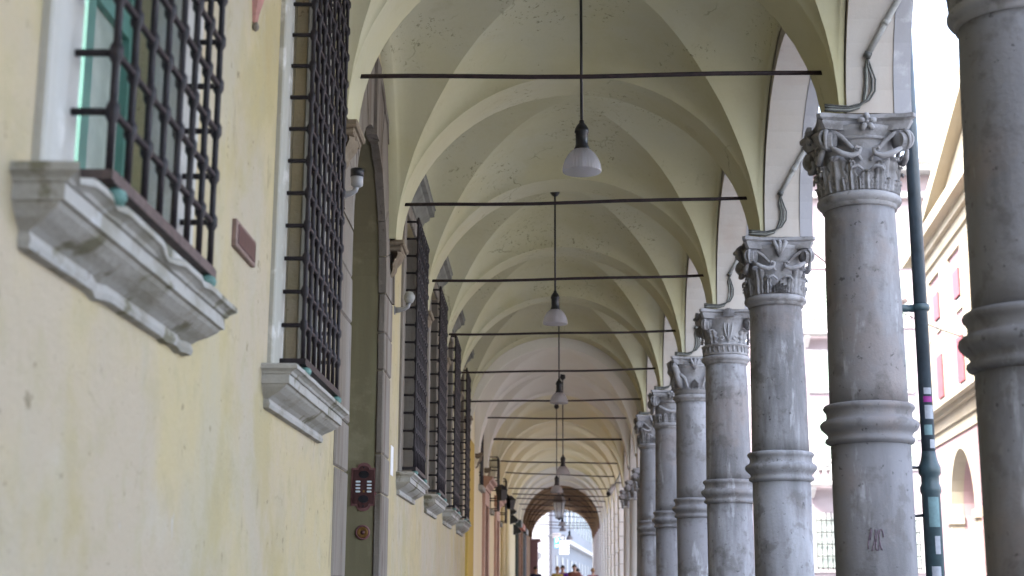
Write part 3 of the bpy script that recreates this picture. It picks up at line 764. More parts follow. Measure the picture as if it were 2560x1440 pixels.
def volutes(m, z, size, ang_span, rad, stalk, thick):
    """eight scrolls, two meeting at each corner of the abacus"""
    for q in range(4):
        for sg in (-1, 1):
            base = q * PI / 2
            u = Vector((-math.sin(base), math.cos(base), 0)); n = Vector((math.cos(base), math.sin(base), 0))
            cu, cn = rad * 0.70, rad * 0.72
            path, rr = [], []
            # stalk rising from the middle of the face
            if stalk:
                for k in range(9):
                    t = k / 8
                    uu = 0.03 + (cu - 0.03) * t ** 1.1; nn = 0.262 + (cn - 0.262) * t ** 1.8
                    zz = z - size * 2.1 + (size * 3.05) * math.sin(t * PI / 2) ** 1.1
                    path.append(u * sg * uu + n * nn + Vector((0, 0, zz))); rr.append(thick * (0.55 + 0.5 * t))
            turns = 2.1; K = 40; size2 = size * 1.12
            for k in range(K + 1):
                t = k / K; a = PI / 2 - t * turns * 2 * PI; r_ = size2 * (1 - 0.84 * t ** 0.85)
                du = math.cos(a) * r_; dz = math.sin(a) * r_
                p = u * sg * (cu + du) + n * (cn + 0.38 * du + 0.03 * t) + Vector((0, 0, z + dz))
                path.append(p); rr.append(thick * (0.62 - 0.26 * t) if k > 2 else thick * 0.75)
            m.tube(path, rr, 7)
            if stalk:                              # drooping acanthus tendril across the face
                m.tube([u * sg * a_ + n * b_ + Vector((0, 0, z + c_)) for a_, b_, c_ in ((.235, .285, -.055), (.17, .295, -.10), (.105, .29, -.115), (.055, .288, -.095), (.045, .292, -.06), (.075, .298, -.05), (.085, .298, -.07))], [.016, .022, .022, .018, .014, .012, .008], 7)
                m.tube([u * sg * a_ + n * b_ + Vector((0, 0, z + c_)) for a_, b_, c_ in ((.02, .268, -.21), (.06, .278, -.18), (.10, .285, -.19), (.115, .285, -.215))], [.010, .013, .012, .006], 6)
            # web behind the scroll and its eye
            cen = u * sg * cu + n * cn + Vector((0, 0, z)); tg = (u * sg + n * 0.38).normalized(); nn = (n - u * sg * 0.38).normalized()
            m.tube([cen - nn * 0.04, cen - nn * 0.006], [size2 * 0.80, size2 * 0.86], 18, smooth=False)
            dg = (u * sg + n).normalized() * rad * 0.93
            m.tube([dg + Vector((0, 0, z + q_ * size)) for q_ in (-1.0, -.4, .4, 1.1)], [.018, .05, .055, .05], 9)
            m.tube([cen - nn * .01, cen + nn * 0.036], [size2 * 0.22, size2 * 0.14], 8)
def abacus(m, z0, z1, hs, conc):
    def ring(sc_, z):
        pts = []
        for q in range(4):
            base = q * PI / 2; u = Vector((-math.sin(base), math.cos(base), 0)); n = Vector((math.cos(base), math.sin(base), 0))
            for k in range(11):
                t = -1 + 2 * k / 10
                lim = hs * 0.93 * sc_
                nn = hs * sc_ - conc * (1 - t * t)
                p = u * (t * lim) + n * nn; pts.append((p.x, p.y, z))
        return pts
    hgt = z1 - z0
    lev = [(0.88, z0), (0.90, z0 + hgt * .12), (0.945, z0 + hgt * .40), (0.955, z0 + hgt * .52), (0.93, z0 + hgt * .56), (0.95, z0 + hgt * .62), (1.0, z0 + hgt * .72), (1.0, z0 + hgt * .96), (0.985, z1)]
    vs = []; fs = []; n = 44
    for s_, z in lev: vs += ring(s_, z)
    for i in range(len(lev) - 1):
        for k in range(n): fs.append((i * n + k, i * n + (k + 1) % n, (i + 1) * n + (k + 1) % n, (i + 1) * n + k))
    fs.append(tuple(range(n))[::-1]); fs.append(tuple((len(lev) - 1) * n + k for k in range(n)))
    m.add(vs, fs, False)
def fleuron(m, z, r, kind):
    for q in range(4):
        base = q * PI / 2; u = Vector((-math.sin(base), math.cos(base), 0)); n = Vector((math.cos(base), math.sin(base), 0)); c = n * r + Vector((0, 0, z))
        up = Vector((0, 0, 1))
        if kind == 'shell':
            vs = [c + n * 0.03 - up * 0.035]; K = 22
            for k in range(K + 1):
                a = -0.35 + (PI + 0.7) * k / K; rad = 0.068 * (1 + 0.05 * math.cos(k * PI))
                vs.append(c + (u * math.cos(a) + up * math.sin(a)) * rad + n * (0.022 + 0.012 * math.cos(k * PI)))
            for k in range(K + 1):
                a = -0.35 + (PI + 0.7) * k / K; vs.append(c + (u * math.cos(a) + up * math.sin(a)) * 0.066 - n * 0.03)
            fs = [(0, k + 1, k + 2) for k in range(K)] + [(k + 1, K + 2 + k, K + 3 + k, k + 2) for k in range(K)]
            m.add(vs, fs, False)
        elif kind == 'flower':
            for k in range(5):
                a = 2 * PI * k / 5 + PI / 2
                d = u * math.cos(a) + up * math.sin(a)
                m.tube([c + d * 0.012, c + d * 0.032 + n * 0.022, c + d * 0.056 + n * 0.012, c + d * 0.066 - n * .004], [0.012, 0.022, 0.020, 0.006], 7)
            m.tube([c - n * .02, c + n * 0.03], [0.02, 0.012], 8)
        else:
            for s_ in (-1, 0, 1):
                m.tube([c - up * 0.10 + n * -0.02, c + u * s_ * 0.022 - up * 0.03 + n * 0.02, c + u * s_ * 0.055 + up * 0.025 + n * 0.028, c + u * s_ * 0.05 + up * 0.058 + n * 0.0], [0.010, 0.022, 0.022, 0.006], 7)
def capital(kind):
    """four carvings that differ as in the arcade"""
    Z0, Z1 = H(2.645), H(3.085); CAP = (Z0, Z1)
    m = MB()
    nb = 14
    m.lathe([(bell_r(k / nb), Z0 - 0.004 + (Z1 - Z0 + .01) * k / nb) for k in range(nb + 1)], 0, 0, 40, True, 0.02)
    abacus(m, H(3.062), H(3.168), 0.338, 0.045)
    if kind == 'scroll':                      # broad leaves under heavy scrolls, flower above
        for k in range(4): leaf(m, PI / 4 + k * PI / 2, Z0, 0.235, 0.088, 0.045, CAP)
        for k in range(4): leaf(m, k * PI / 2, Z0, 0.12, 0.055, 0.02, CAP)
        for k in range(8): leaf(m, PI / 8 + k * PI / 4, Z0, 0.19, 0.045, 0.025, CAP)
        for k in range(16): leaf(m, k * PI / 8 + PI / 16, Z0, 0.075, 0.030, 0.012, CAP)
        volutes(m, H(2.985), 0.066, 0, 0.36, True, 0.022); fleuron(m, H(3.10), 0.315, 'flower')
        m.lathe([(0.285, H(3.0)), (0.292, H(3.012)), (0.285, H(3.024))], 0, 0, 32)
    elif kind == 'lyre':                      # S-shaped stalks and fan leaves
        for k in range(4): leaf(m, PI / 4 + k * PI / 2, Z0, 0.26, 0.062, 0.06, CAP)
        for k in range(4):
            for d in (-0.16, -0.08, 0, 0.08, 0.16): leaf(m, k * PI / 2 + d * 1.2, Z0, 0.10 - abs(d) * 0.25, 0.014, 0.018, CAP)
        for k in range(4):
            for d in (-0.42, 0.42): leaf(m, k * PI / 2 + d, Z0, 0.16, 0.034, 0.02, CAP)
        volutes(m, H(2.985), 0.062, 0, 0.365, True, 0.019); fleuron(m, H(3.085), 0.31, 'leaf')
    elif kind == 'shell':                     # banded neck, small scrolls, shell on the abacus
        m.lathe([(0.256, Z0), (0.272, Z0 + .012), (0.258, Z0 + .03), (0.256, Z0 + .095), (0.28, Z0 + .105), (0.284, Z0 + .12), (0.262, Z0 + .132)], 0, 0, 48, True)
        for k in range(28):
            a = 2 * PI * k / 28
            m.tube([(0.256 * math.cos(a), 0.256 * math.sin(a), Z0 + .03), (0.264 * math.cos(a), 0.264 * math.sin(a), Z0 + .06), (0.258 * math.cos(a), 0.258 * math.sin(a), Z0 + .095)], 0.011, 5)
        for k in range(4): leaf(m, PI / 4 + k * PI / 2, Z0 + .12, 0.17, 0.07, 0.05, CAP)
        volutes(m, H(2.985), 0.058, 0, 0.36, False, 0.020); fleuron(m, H(3.105), 0.315, 'shell')
        for q in range(4):
            b = q * PI / 2; u = Vector((-math.sin(b), math.cos(b), 0)); n = Vector((math.cos(b), math.sin(b), 0))
            for s_ in (-1, 1):
                m.tube([n * 0.268 + u * s_ * x + Vector((0, 0, H(h))) for x, h in ((0.0, 2.80), (0.03, 2.88), (0.05, 2.96), (0.05, 3.02))], 0.009, 6)
                m.tube([n * 0.27 + u * s_ * (0.075 + 0.022 * math.cos(t)) + Vector((0, 0, H(2.83) + 0.022 * math.sin(t))) for t in [k * 0.7 for k in range(9)]], 0.008, 6)
            m.tube([n * 0.27 + Vector((0, 0, H(h))) for h in (2.79, 2.9, 3.0)], 0.010, 6)
    elif kind == 'beast':                     # corner creatures clinging under the abacus, beaded neck
        m.lathe([(0.256, Z0), (0.262, Z0 + .05), (0.276, Z0 + .058), (0.262, Z0 + .066), (0.258, Z0 + .08)], 0, 0, 40, True)
        for k in range(40):
            a = 2 * PI * k / 40; m.tube([(0.27 * math.cos(a), 0.27 * math.sin(a), Z0 + .070), (0.27 * math.cos(a), 0.27 * math.sin(a), Z0 + .088)], 0.013, 6)
        for k in range(4):
            a = PI / 4 + k * PI / 2; d = Vector((math.cos(a), math.sin(a), 0)); t_ = Vector((-math.sin(a), math.cos(a), 0))
            m.tube([d * r_ + Vector((0, 0, H(h))) for r_, h in ((0.25, 2.74), (0.30, 2.80), (0.335, 2.87), (0.345, 2.94), (0.38, 3.0), (0.42, 3.03), (0.44, 3.01))], [0.03, 0.05, 0.058, 0.05, 0.048, 0.05, 0.022], 9)
            for s_ in (-1, 1):
                m.tube([d * 0.33 + t_ * s_ * .03 + Vector((0, 0, H(2.92))), d * 0.30 + t_ * s_ * .10 + Vector((0, 0, H(2.86))), d * 0.27 + t_ * s_ * .12 + Vector((0, 0, H(2.76))), d * 0.28 + t_ * s_ * .135 + Vector((0, 0, H(2.74)))], [0.03, 0.024, 0.018, 0.012], 7)
                m.tube([d * 0.40 + t_ * s_ * 0.03 + Vector((0, 0, H(3.05))), d * 0.41 + t_ * s_ * .055 + Vector((0, 0, H(3.07)))], [0.018, 0.01], 6)
        for k in range(4):
            for dd in (-0.15, -0.075, 0, 0.075, 0.15): leaf(m, k * PI / 2 + dd, Z0 + .09, 0.10 - abs(dd) * .3, 0.013, 0.02, CAP)
        fleuron(m, H(3.085), 0.31, 'leaf'); m.lathe([(0.29, H(3.02)), (0.30, H(3.035)), (0.29, H(3.05))], 0, 0, 32)
    else:                                     # garland: big scrolls with a swag hung between
        volutes(m, H(2.985), 0.078, 0, 0.365, False, 0.024); fleuron(m, H(3.09), 0.312, 'flower')
        for q in range(4):
            b = q * PI / 2; u = Vector((-math.sin(b), math.cos(b), 0)); n = Vector((math.cos(b), math.sin(b), 0))
            path = []; rr = []
            for k in range(17):
                t = -1 + k / 8; path.append(n * (0.275 + 0.02 * (1 - t * t)) + u * t * 0.20 + Vector((0, 0, H(2.82) + 0.085 * t * t))); rr.append(0.020 + 0.008 * (k % 2))
            m.tube(path, rr, 7)
        for k in range(16): leaf(m, k * PI / 8, Z0, 0.13, 0.036, 0.012, CAP)
        m.lathe([(0.285, H(2.965)), (0.30, H(2.98)), (0.30, H(2.995)), (0.285, H(3.01))], 0, 0, 32)
    return m
CAPM = {}
def get_parts():
    d = {}
    pro = MB().lathe([(0.263, 0.40), (0.264, 0.9), (0.2625, H(0.93))], 0, 0, 48, True, 0.012); d['lower_shaft'] = (pro, 'column')
    up = [(0.259 - 0.020 * (k / 10) ** 1.5, H(1.205) + (H(2.575) - H(1.205)) * k / 10) for k in range(11)]
    d['upper_shaft'] = (MB().lathe(up, 0, 0, 48, True, 0.012), 'column')
    d['ring'] = (MB().lathe([(r, H(h)) for r, h in ring_profile()], 0, 0, 56, True, 0.016), 'column')
    d['astragal'] = (MB().lathe([(0.22, H(2.545)), (0.254, H(2.55)), (0.256, H(2.572)), (0.262, H(2.58)), (0.280, H(2.588)), (0.289, H(2.604)), (0.288, H(2.622)), (0.277, H(2.636)), (0.258, H(2.645)), (0.22, H(2.646))], 0, 0, 48, True, 0.012), 'capital')
    d['base'] = (MB().bbox(-0.38, 0.38, -0.38, 0.38, 0.0, 0.16, 0.015).lathe([(0.36, 0.16), (0.372, 0.19), (0.36, 0.225), (0.32, 0.235), (0.30, 0.27), (0.315, 0.29), (0.32, 0.31), (0.31, 0.33), (0.275, 0.34), (0.264, 0.41)], 0, 0, 40), 'column')
    return d
proto = None; PARTMESH = {}
CLAB = {-1: ('scroll', 'thick grey ringed column just ahead of the downpipe column, facing the first barred windows'),
        0: ('scroll', 'grey ringed stone column right beside the green downpipe, flower on its scrolled capital'),
        1: ('lyre', 'grey ringed column with S-shaped stalks and fan leaves on its capital'),
        2: ('shell', 'grey ringed column with a scallop shell on its capital'),
        3: ('beast', 'grey ringed column with carved creatures under the corners of its capital'),
        4: ('garland', 'grey ringed column with a garland swag between big scrolls on its capital'),
        5: ('lyre', 'last tall ringed column, leafy capital, next to the low plain columns')}
def make_column(i, kind, lab):
    x, y = (CX, Yc(i)) if i != -1 else (CX - .045, Yc(i) + .15)
    t = thing('column', (x, y, 0), lab, 'column', 'tall columns of the near arcade')
    t.rotation_euler = (0, 0, (i * 37 % 4) * PI / 2)
    for nm, (mb_, mt) in PARTS.items():
        if nm in PARTMESH:
            o = PARTMESH[nm].copy(); COL.objects.link(o); o.parent = t
        else:
            o = mb_.build(nm, mt, None); o.parent = t; PARTMESH[nm] = o
    if kind not in CAPM:
        o = capital(kind).build('capital', 'capital', None, jitter=0.005, jscale=12); CAPM[kind] = o; o.parent = t
    else:
        o = CAPM[kind].copy(); COL.objects.link(o); o.parent = t
    return t
PARTS = get_parts()
for i in range(-1, 6): make_column(i, *CLAB[i])
for i in range(-2, -15, -1): make_column(i, 'scroll', 'grey ringed column in the arcade stretch ahead of the first barred window')

# low columns of the middle building
def low_column(i, lab):
    x, y = bxy(2.33, Yc(i))
    t = thing('column', (x, y, 0), lab, 'column', 'low plain columns of the middle building')
    top = H(2.46); cb = top - 0.44
    MB().bbox(-.3, .3, -.3, .3, 0, .14, .01).lathe([(0.29, .14), (0.30, .17), (0.26, .22), (0.235, .26)], 0, 0, 24).build('base', 'capital', None).parent = t
    MB().lathe([(0.225, 0.25), (0.225, 1.2), (0.20, cb - .02), (0.235, cb - .01), (0.24, cb + .015), (0.21, cb + .03)], 0, 0, 32).build('shaft', 'ashlar' if i > 6 else 'column', None).parent = t
    m = MB(); m.lathe([(0.205, cb + .02), (0.215, cb + .2), (0.25, top - .09)], 0, 0, 24)
    i0 = len(m.v); mm = MB(); abacus(mm, H(3.062), H(3.168), 0.31, 0.04); volutes(mm, H(2.985), 0.062, 0, 0.36, False, 0.02)
    for k in range(8): leaf(mm, k * PI / 4 + PI / 8, H(2.70), 0.19, 0.05, 0.04, (H(2.645), H(3.085)))
    mm.v = [(p[0] * .96, p[1] * .96, p[2] - H(3.168) + top) for p in mm.v]
    m.add(mm.v, mm.f, True); m.build('capital', 'capital', None).parent = t
low_column(6, 'slim column with a low leafy capital, first after the tall ringed columns')
low_column(7, 'slim column with a low scrolled capital, second after the tall ringed columns')
low_column(8, 'slim column with a low scrolled capital, right before the white ashlar piers')
# white ashlar piers, every block its own piece
bl = None
PL = ['first', 'second', 'third', 'fourth', 'fifth', 'sixth', 'seventh', 'eighth', 'ninth', 'tenth', 'eleventh', 'twelfth']
for i in range(9, 21):
    x, y = bxy(2.33, Yc(i))
    t = thing('ashlar_pier', (x, y, 0), '%s white ashlar pier after the slim columns' % PL[i - 9], 'pier', 'white ashlar piers')
    nb = 9; hh = H(2.55) / nb
    for k in range(nb):
        if bl is None:
            bl = MB().bbox(-0.22, 0.22, -0.30, 0.30, 0.006, hh - 0.006, 0.012).build('block', 'ashlar'); o = bl
        else: o = bl.copy(); COL.objects.link(o)
        o.parent = t; o.location = (random.uniform(-.004, .004), random.uniform(-.004, .004), hh * k)

# ------------------------------------------------------------------ tie rods
RH = [(3.55, 3.58), (3.55, 3.63), (3.56, 3.64), (3.53, 3.59), (3.50, 3.57), (3.46, 3.51), (3.55, 3.55), (3.44, 3.45), (3.22, 3.17), (3.20, 3.08), (2.98, 2.96), (3.03, 2.93), (3.09, 2.98), (3.08, 2.97), (3.06, 2.98), (3.16, 3.12), (3.23, 3.03), (3.04, 2.96), (3.05, 2.98), (3.02, 3.0)]
RL = ['iron tie rod spanning the vault from the portal side to the column by the downpipe']
for i, (a, b) in enumerate(RH):
    y = Yc(i); xl = bxy(-1.34, y)[0]; xr = bxy(2.16, y)[0]
    path = [Vector((xl, y, H(a))), Vector((xr, y, H(b)))]
    pts = [path[0].lerp(path[1], k / 8) + Vector((0, 0, 0.006 * math.sin(k * 1.3 + i) - 0.012 * math.sin(PI * k / 8))) for k in range(9)]
    r = 0.017 if i != 7 else 0.026
    o = MB().tube(pts, r, 8).build('tie_rod', 'rod')
    if i < 8: tag(o, ['dark iron tie rod between the portal and the downpipe column', 'dark iron tie rod landing on the column with fan leaves, past the portal',
                      'dark iron tie rod landing on the shell capital column', 'dark iron tie rod landing on the creature capital column', 'dark iron tie rod landing on the garland capital column',
                      'dark iron tie rod over the last tall ringed column', 'dark iron tie rod over the first slim column', 'thicker dark iron tie rod over the second slim column'][i], 'tie rod', 'iron tie rods')
    else: tag(o, 'thin iron tie rod across the far vaults beyond the slim columns', 'tie rod', 'iron tie rods of the far vaults')

# ------------------------------------------------------------------ pendant lamps
def lamp(x, y, hb, htop, lab, s=1.0):
    x, y = bxy(x, y) if False else (x, y)
    t = thing('pendant_lamp', (x, y, H(hb)), lab, 'lamp', 'pendant lamps of the portico')
    zb = H(hb)
    L = lambda pr: [(r * s, zb + z * s) for r, z in pr]
    outer = [(0.158, 0.0), (0.160, 0.012), (0.155, 0.055), (0.140, 0.10), (0.115, 0.145), (0.085, 0.178), (0.060, 0.195)]
    inner = [(r - 0.006, z) for r, z in outer[::-1]]
    MB().lathe(L(outer + inner[:-1] + [(0.1515, 0.004)]), x, y, 144, True, 0, 36, 0.0024).build('shade', 'lamp_glass', t)
    MB().lathe(L([(0.064, 0.185), (0.066, 0.20), (0.056, 0.225), (0.052, 0.24), (0.052, 0.335), (0.060, 0.34), (0.061, 0.352), (0.056, 0.375), (0.040, 0.405), (0.022, 0.425), (0.020, 0.445), (0.012, 0.455)]), x, y, 28).build('socket', 'black', t)
    MB().lathe(L([(0.010, 0.19), (0.018, 0.17), (0.03, 0.12), (0.038, 0.075), (0.036, 0.05), (0.024, 0.03), (0.002, 0.022)]), x, y, 18).build('bulb', 'sign_white', t)
    MB().tube([(x, y, zb + 0.45 * s), (x, y, H(htop) - 0.02)], 0.0125, 8).build('stem', 'black', t)
    MB().lathe([(0.012, H(htop) - 0.13), (0.035, H(htop) - 0.12), (0.062, H(htop) - 0.085), (0.068, H(htop) - 0.05), (0.055, H(htop) - 0.03), (0.05, H(htop) + 0.02)], x, y, 20).build('canopy', 'black', t)
lamp(0.40, 11.35, 3.36, 5.21, 'pendant lamp with black socket and ribbed glass shade, hanging in front of the portal bay')
lamp(0.285, 18.35, 3.36, 5.22, 'pendant lamp with black rose canopy, hanging over the second window past the portal')
lamp(0.46, 25.35, 3.20, 5.20, 'pendant lamp hanging over the last barred window bay')
lamp(0.67, 32.35, 2.46, 4.75, 'pendant lamp hanging low in the middle building, between the first two slim columns')
lamp(0.585, 35.85, 2.28, 3.96 + .55, 'pendant lamp with milky shade in front of the glass lantern', 0.98)
for k, (px_, y_, hb) in enumerate([(1.25, 62, 2.52), (1.35, 66, 2.45), (1.72, 68.5, 2.15)]): lamp(px_, y_, hb, 4.1, 'small pendant lamp hanging under the far brown vaults')
# glass lantern
lx, ly, lz = 0.96, 53.3, H(2.42)
t = thing('glass_lantern', (lx, ly, lz), 'hexagonal glass lantern with a dark domed cap hanging under the far vaults', 'lantern')
def hexr(r, z): return [(lx + r * math.cos(PI / 3 * k), ly + r * math.sin(PI / 3 * k), z) for k in range(6)]
for k in range(6):
    a, b = hexr(0.13, lz + .06), hexr(0.22, lz + .62); k2 = (k + 1) % 6
    m = MB(); m.add([a[k], a[k2], b[k2], b[k]], [(0, 1, 2, 3)]); m.build('pane', 'lamp_glass', t)
    MB().tube([a[k], b[k]], 0.014, 6).build('bar', 'black', t)
MB().lathe([(0.24, lz + .61), (0.25, lz + .64), (0.23, lz + .70), (0.19, lz + .80), (0.12, lz + .88), (0.07, lz + .90), (0.06, lz + .96), (0.02, lz + 1.0)], lx, ly, 6, False).build('cap', 'iron_brown', t)
MB().lathe([(0.02, lz - .04), (0.05, lz), (0.14, lz + .03), (0.15, lz + .06)], lx, ly, 6, False).build('bottom', 'black', t)
MB().tube([(lx, ly, lz + .98), (lx, ly, H(4.3))], 0.012, 6).build('chain', 'black', t)

# ------------------------------------------------------------------ conduits and cables above the capitals
CBL = ['first', 'second', 'third', 'fourth', 'fifth', 'sixth']
CAPN = ['the downpipe column', 'the column with fan leaves', 'the shell capital column', 'the creature capital column', 'the garland capital column', 'the last tall column']
for i in range(0, 6):
    def soff(h, off):                          # point on the arch soffit facing the viewer
        d = max(0.0, h - 3.17); y = Yc(i) - 0.30 - 1.45 * (1 - math.sqrt(max(0.0, 1 - (d / 1.45) ** 2)))
        return y - off
    t = thing('cable_run', (2.27, soff(3.4, 0), H(3.2)), 'grey conduit and looped cables on the arch above %s' % CAPN[i], 'cables', 'cable runs above the capitals')
    c0 = [(2.60, 4.10), (2.47, 3.90), (2.37, 3.72), (2.285, 3.57)]
    MB().tube([(x, soff(h, 0.022), H(h)) for x, h in c0], 0.021, 10).build('conduit', 'conduit', t)
    MB().tube([(2.29, soff(3.58, .02), H(3.58)), (2.275, soff(3.545, .02), H(3.545))], 0.026, 10).build('conduit_end', 'cable', t)
    for q in range(2):
        x, h = [(2.50, 3.945), (2.40, 3.775)][q]
        MB().tube([(x - .016, soff(h, .022) , H(h - .022)), (x + .016, soff(h, .022), H(h + .022))], 0.026, 10).build('clip', 'conduit', t)
    for q in range(5):
        o = (q - 2) * 0.010; sag = random.uniform(-.012, .012)
        pts = [(2.28, 3.55), (2.285 + o, 3.48), (2.305 + o * 1.5 + sag, 3.40), (2.30 + o * 1.6 + sag, 3.32), (2.27 + o, 3.255), (2.22, 3.215 + o * .7), (2.15, 3.196 + o * .8), (2.07, 3.20 + o * .9), (1.985, 3.205 + o)]
        P3 = []
        for k in range(len(pts) - 1):
            for u_ in (0, .5): P3.append((pts[k][0] * (1 - u_) + pts[k + 1][0] * u_, pts[k][1] * (1 - u_) + pts[k + 1][1] * u_))
        P3.append(pts[-1])
        MB().tube([(x, soff(h, 0.016 + 0.006 * (q % 3)) - (0.0 if x > 2.14 else 0.0), H(h)) for x, h in P3], 0.0065, 6).build('cable', ['cable', 'cable_grey', 'cable', 'cable_grey', 'cable'][q], t)

# ------------------------------------------------------------------ downpipe beside the first full column
px_, py_ = 2.70, 9.78
t = thing('downpipe', (px_, py_, 0), 'dark green downpipe with stickers on its cast iron foot beside the column', 'downpipe')
MB().lathe([(0.046, H(0.90)), (0.046, H(6.0))], px_, py_, 24).build('pipe', 'pipe', t)
MB().lathe([(0.062, -0.1), (0.062, H(0.62)), (0.070, H(0.635)), (0.071, H(0.665)), (0.060, H(0.69)), (0.060, H(0.74)), (0.074, H(0.76)), (0.075, H(0.80)), (0.062, H(0.83)), (0.052, H(0.87)), (0.0465, H(0.91))], px_, py_, 28).build('cast_foot', 'pipe_base', t)
MB().lathe([(0.048, H(1.885)), (0.06, H(1.89)), (0.064, H(1.91)), (0.06, H(1.93)), (0.048, H(1.935))], px_, py_, 24).tube([(px_ - 0.05, py_, H(1.905)), (px_ - 0.19, py_ - .02, H(1.905))], 0.026, 12).tube([(px_ - 0.185, py_ - .02, H(1.905)), (px_ - 0.20, py_ - .02, H(1.905))], 0.05, 12).build('clamp', 'pipe_base', t)
MB().tube([(px_ - 0.05, py_, H(0.80)), (px_ - 0.17, py_ - .02, H(0.80))], 0.011, 8).tube([(px_ - 0.05, py_, H(0.48)), (px_ - 0.18, py_ - .02, H(0.47))], 0.011, 8).build('bracket', 'black', t)
def patch(a0, a1, h0, h1, r, mat):
    m = MB(); vs = []; fs = []
    for k in range(9):
        a = a0 + (a1 - a0) * k / 8
        for h in (h0, h1): vs.append((px_ + r * math.cos(a), py_ + r * math.sin(a), H(h)))
    for k in range(8): fs.append((2 * k, 2 * k + 2, 2 * k + 3, 2 * k + 1))
    m.add(vs, fs, True); m.build('sticker', mat, t, fix=False)
FA = -PI / 2                                   # towards the viewer
for (da, db, h0, h1, mt, r) in [(-.5, .7, 1.30, 1.345, 'sticker_white', .0472), (-.6, .8, 1.245, 1.285, 'sticker_pink', .0472), (-.5, .9, 1.13, 1.225, 'sticker_white', .0472), (-.7, .5, 1.02, 1.09, 'sticker_green', .0472),
                                (.0, .9, .93, .99, 'sticker_white', .0475), (-.6, .6, .40, .60, 'sticker_green', .0632), (-.1, .5, .22, .34, 'sticker_white', .0632), (-.6, .4, .02, .14, 'sticker_white', .0632)]:
    patch(FA + da, FA + db, h0, h1, r, mt)
o = MB().tube([(px_ - 0.17, py_ - .05, H(.78)), (px_ - .165, py_ - .06, H(.70)), (px_ - .18, py_ - .06, H(.62)), (px_ - .165, py_ - .06, H(.55)), (px_ - .15, py_ - .055, H(.52))], 0.006, 6).build('loose_cable', 'cable', t)

# ------------------------------------------------------------------ small things on the near wall
def wall_pt(y): return bxy(XL, y)[0]
def cctv(y, h, lab, ball):
    x = wall_pt(y)
    t = thing('wall_spotlight', (x, y, H(h)), lab, 'spotlight', 'small spotlights on the palazzo wall')
    MB().tube([(x - .002, y, H(h) - .03), (x + .012, y, H(h) - .03)], 0.045, 16).build('mount', 'camera_white', t)
    MB().tube([(x + .01, y, H(h) - .03), (x + .06, y, H(h) - .025), (x + .10, y - .01, H(h) - .02), (x + .135, y - .02, H(h) + .0), (x + .145, y - .02, H(h) + .04)], [.03, .026, .02, .02, .02], 10).build('arm', 'camera_white', t)
    if ball:
        MB().lathe([(0.012, H(h) + .03), (0.04, H(h) + .045), (0.056, H(h) + .08), (0.055, H(h) + .11), (0.035, H(h) + .145), (0.01, H(h) + .155)], x + .145, y - .02, 18).build('head', 'conduit', t)
    else:
        MB().lathe([(0.02, H(h) + .02), (0.042, H(h) + .035), (0.044, H(h) + .12), (0.036, H(h) + .125), (0.03, H(h) + .10)], x + .145, y - .02, 20).build('head', 'camera_white', t)
        MB().lathe([(0.047, H(h) + .095), (0.048, H(h) + .15), (0.04, H(h) + .155)], x + .145, y - .02, 20).build('hood', 'black', t)
cctv(9.52, 2.68, 'white wall spotlight with a black hood between the tall grille and the portal', False)
cctv(13.62, 2.66, 'grey globe spotlight on an arm between the portal and the next grille', True)
y0 = 6.27; x = wall_pt(6.5)
MB().bbox(x - .005, x + .022, 6.30, 6.76, H(1.515), H(1.645), .004).build('wall_plaque', 'plaque')
tag(bpy.data.objects['wall_plaque'], 'small brown plaque on the cream wall between the first two grilles', 'plaque')
rel = MB().bbox(x + .0225, x + .0265, 6.33, 6.73, H(1.535), H(1.625), .002).build('plaque_field', 'maroon'); rel.parent = bpy.data.objects['wall_plaque']
m = MB(); yq = 6.55; zq = H(2.90); xq = wall_pt(yq)
vs = []; fs = []
for (hw, zz, o) in ((0.10, 0.22, .05), (0.115, 0.16, .075), (0.10, 0.08, .085), (0.07, 0.0, .07), (0.045, -0.09, .05), (0.022, -0.16, .03), (0.012, -0.20, .025)):
    vs += [(xq - .003, yq - hw, zq + zz), (xq + o * .55, yq - hw * .75, zq + zz), (xq + o, yq, zq + zz), (xq + o * .55, yq + hw * .75, zq + zz), (xq - .003, yq + hw, zq + zz)]
for i in range(6):
    for k in range(4): a = i * 5 + k; fs.append((a, a + 1, a + 6, a + 5))
fs.append((0, 1, 2, 3, 4))
m.add(vs, fs, False); o = m.build('wall_bracket', 'terracotta'); tag(o, 'pink terracotta pointed bracket high on the cream wall', 'bracket')
o2 = MB().lathe([(0.002, zq - .245), (0.014, zq - .235), (0.018, zq - .22), (0.012, zq - .205), (0.006, zq - .195)], xq + .016, yq, 12).build('drop', 'portal'); o2.parent = o
xn = wall_pt(13.72)
tag(MB().box(xn + .0, xn + .004, 13.56, 13.80, H(1.03), H(1.31)).build('paper_notice', 'paper'), 'white paper notice pasted on the wall just past the portal', 'notice')

# ------------------------------------------------------------------ far part of the left wall
op2 = [(33.5, 34.9, 0, H(1.85)), (39.2, 40.5, 0, H(1.75)), (36.2, 37.2, H(1.9), H(3.2)), (41.0, 42.0, H(1.8), H(3.0)), (31.9, 32.8, H(2.2), H(3.6))]
wall_with_openings(27.6, 37.6, 0, H(5.6), [o for o in op2 if o[1] < 37.6]).build('wall', 'wall_far', bB, bnd=True, fix=False)
wall_with_openings(37.6, 62.1, 0, H(5.6), [o for o in op2 if o[0] > 37.6]).build('wall', 'wall_far', bC, bnd=True, fix=False)
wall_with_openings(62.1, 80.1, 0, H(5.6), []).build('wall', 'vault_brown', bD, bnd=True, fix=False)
MB().bbox(XL - .01, XL + .06, 27.63, 29.3, 0, H(2.85), .01).build('wall_strip', 'ochre', bB, bnd=True)
o = cm.copy(); COL.objects.link(o); o.parent = bB; o.location = Vector((*bxy(XL, 30.6), H(2.78))) - Vector(bB.location)
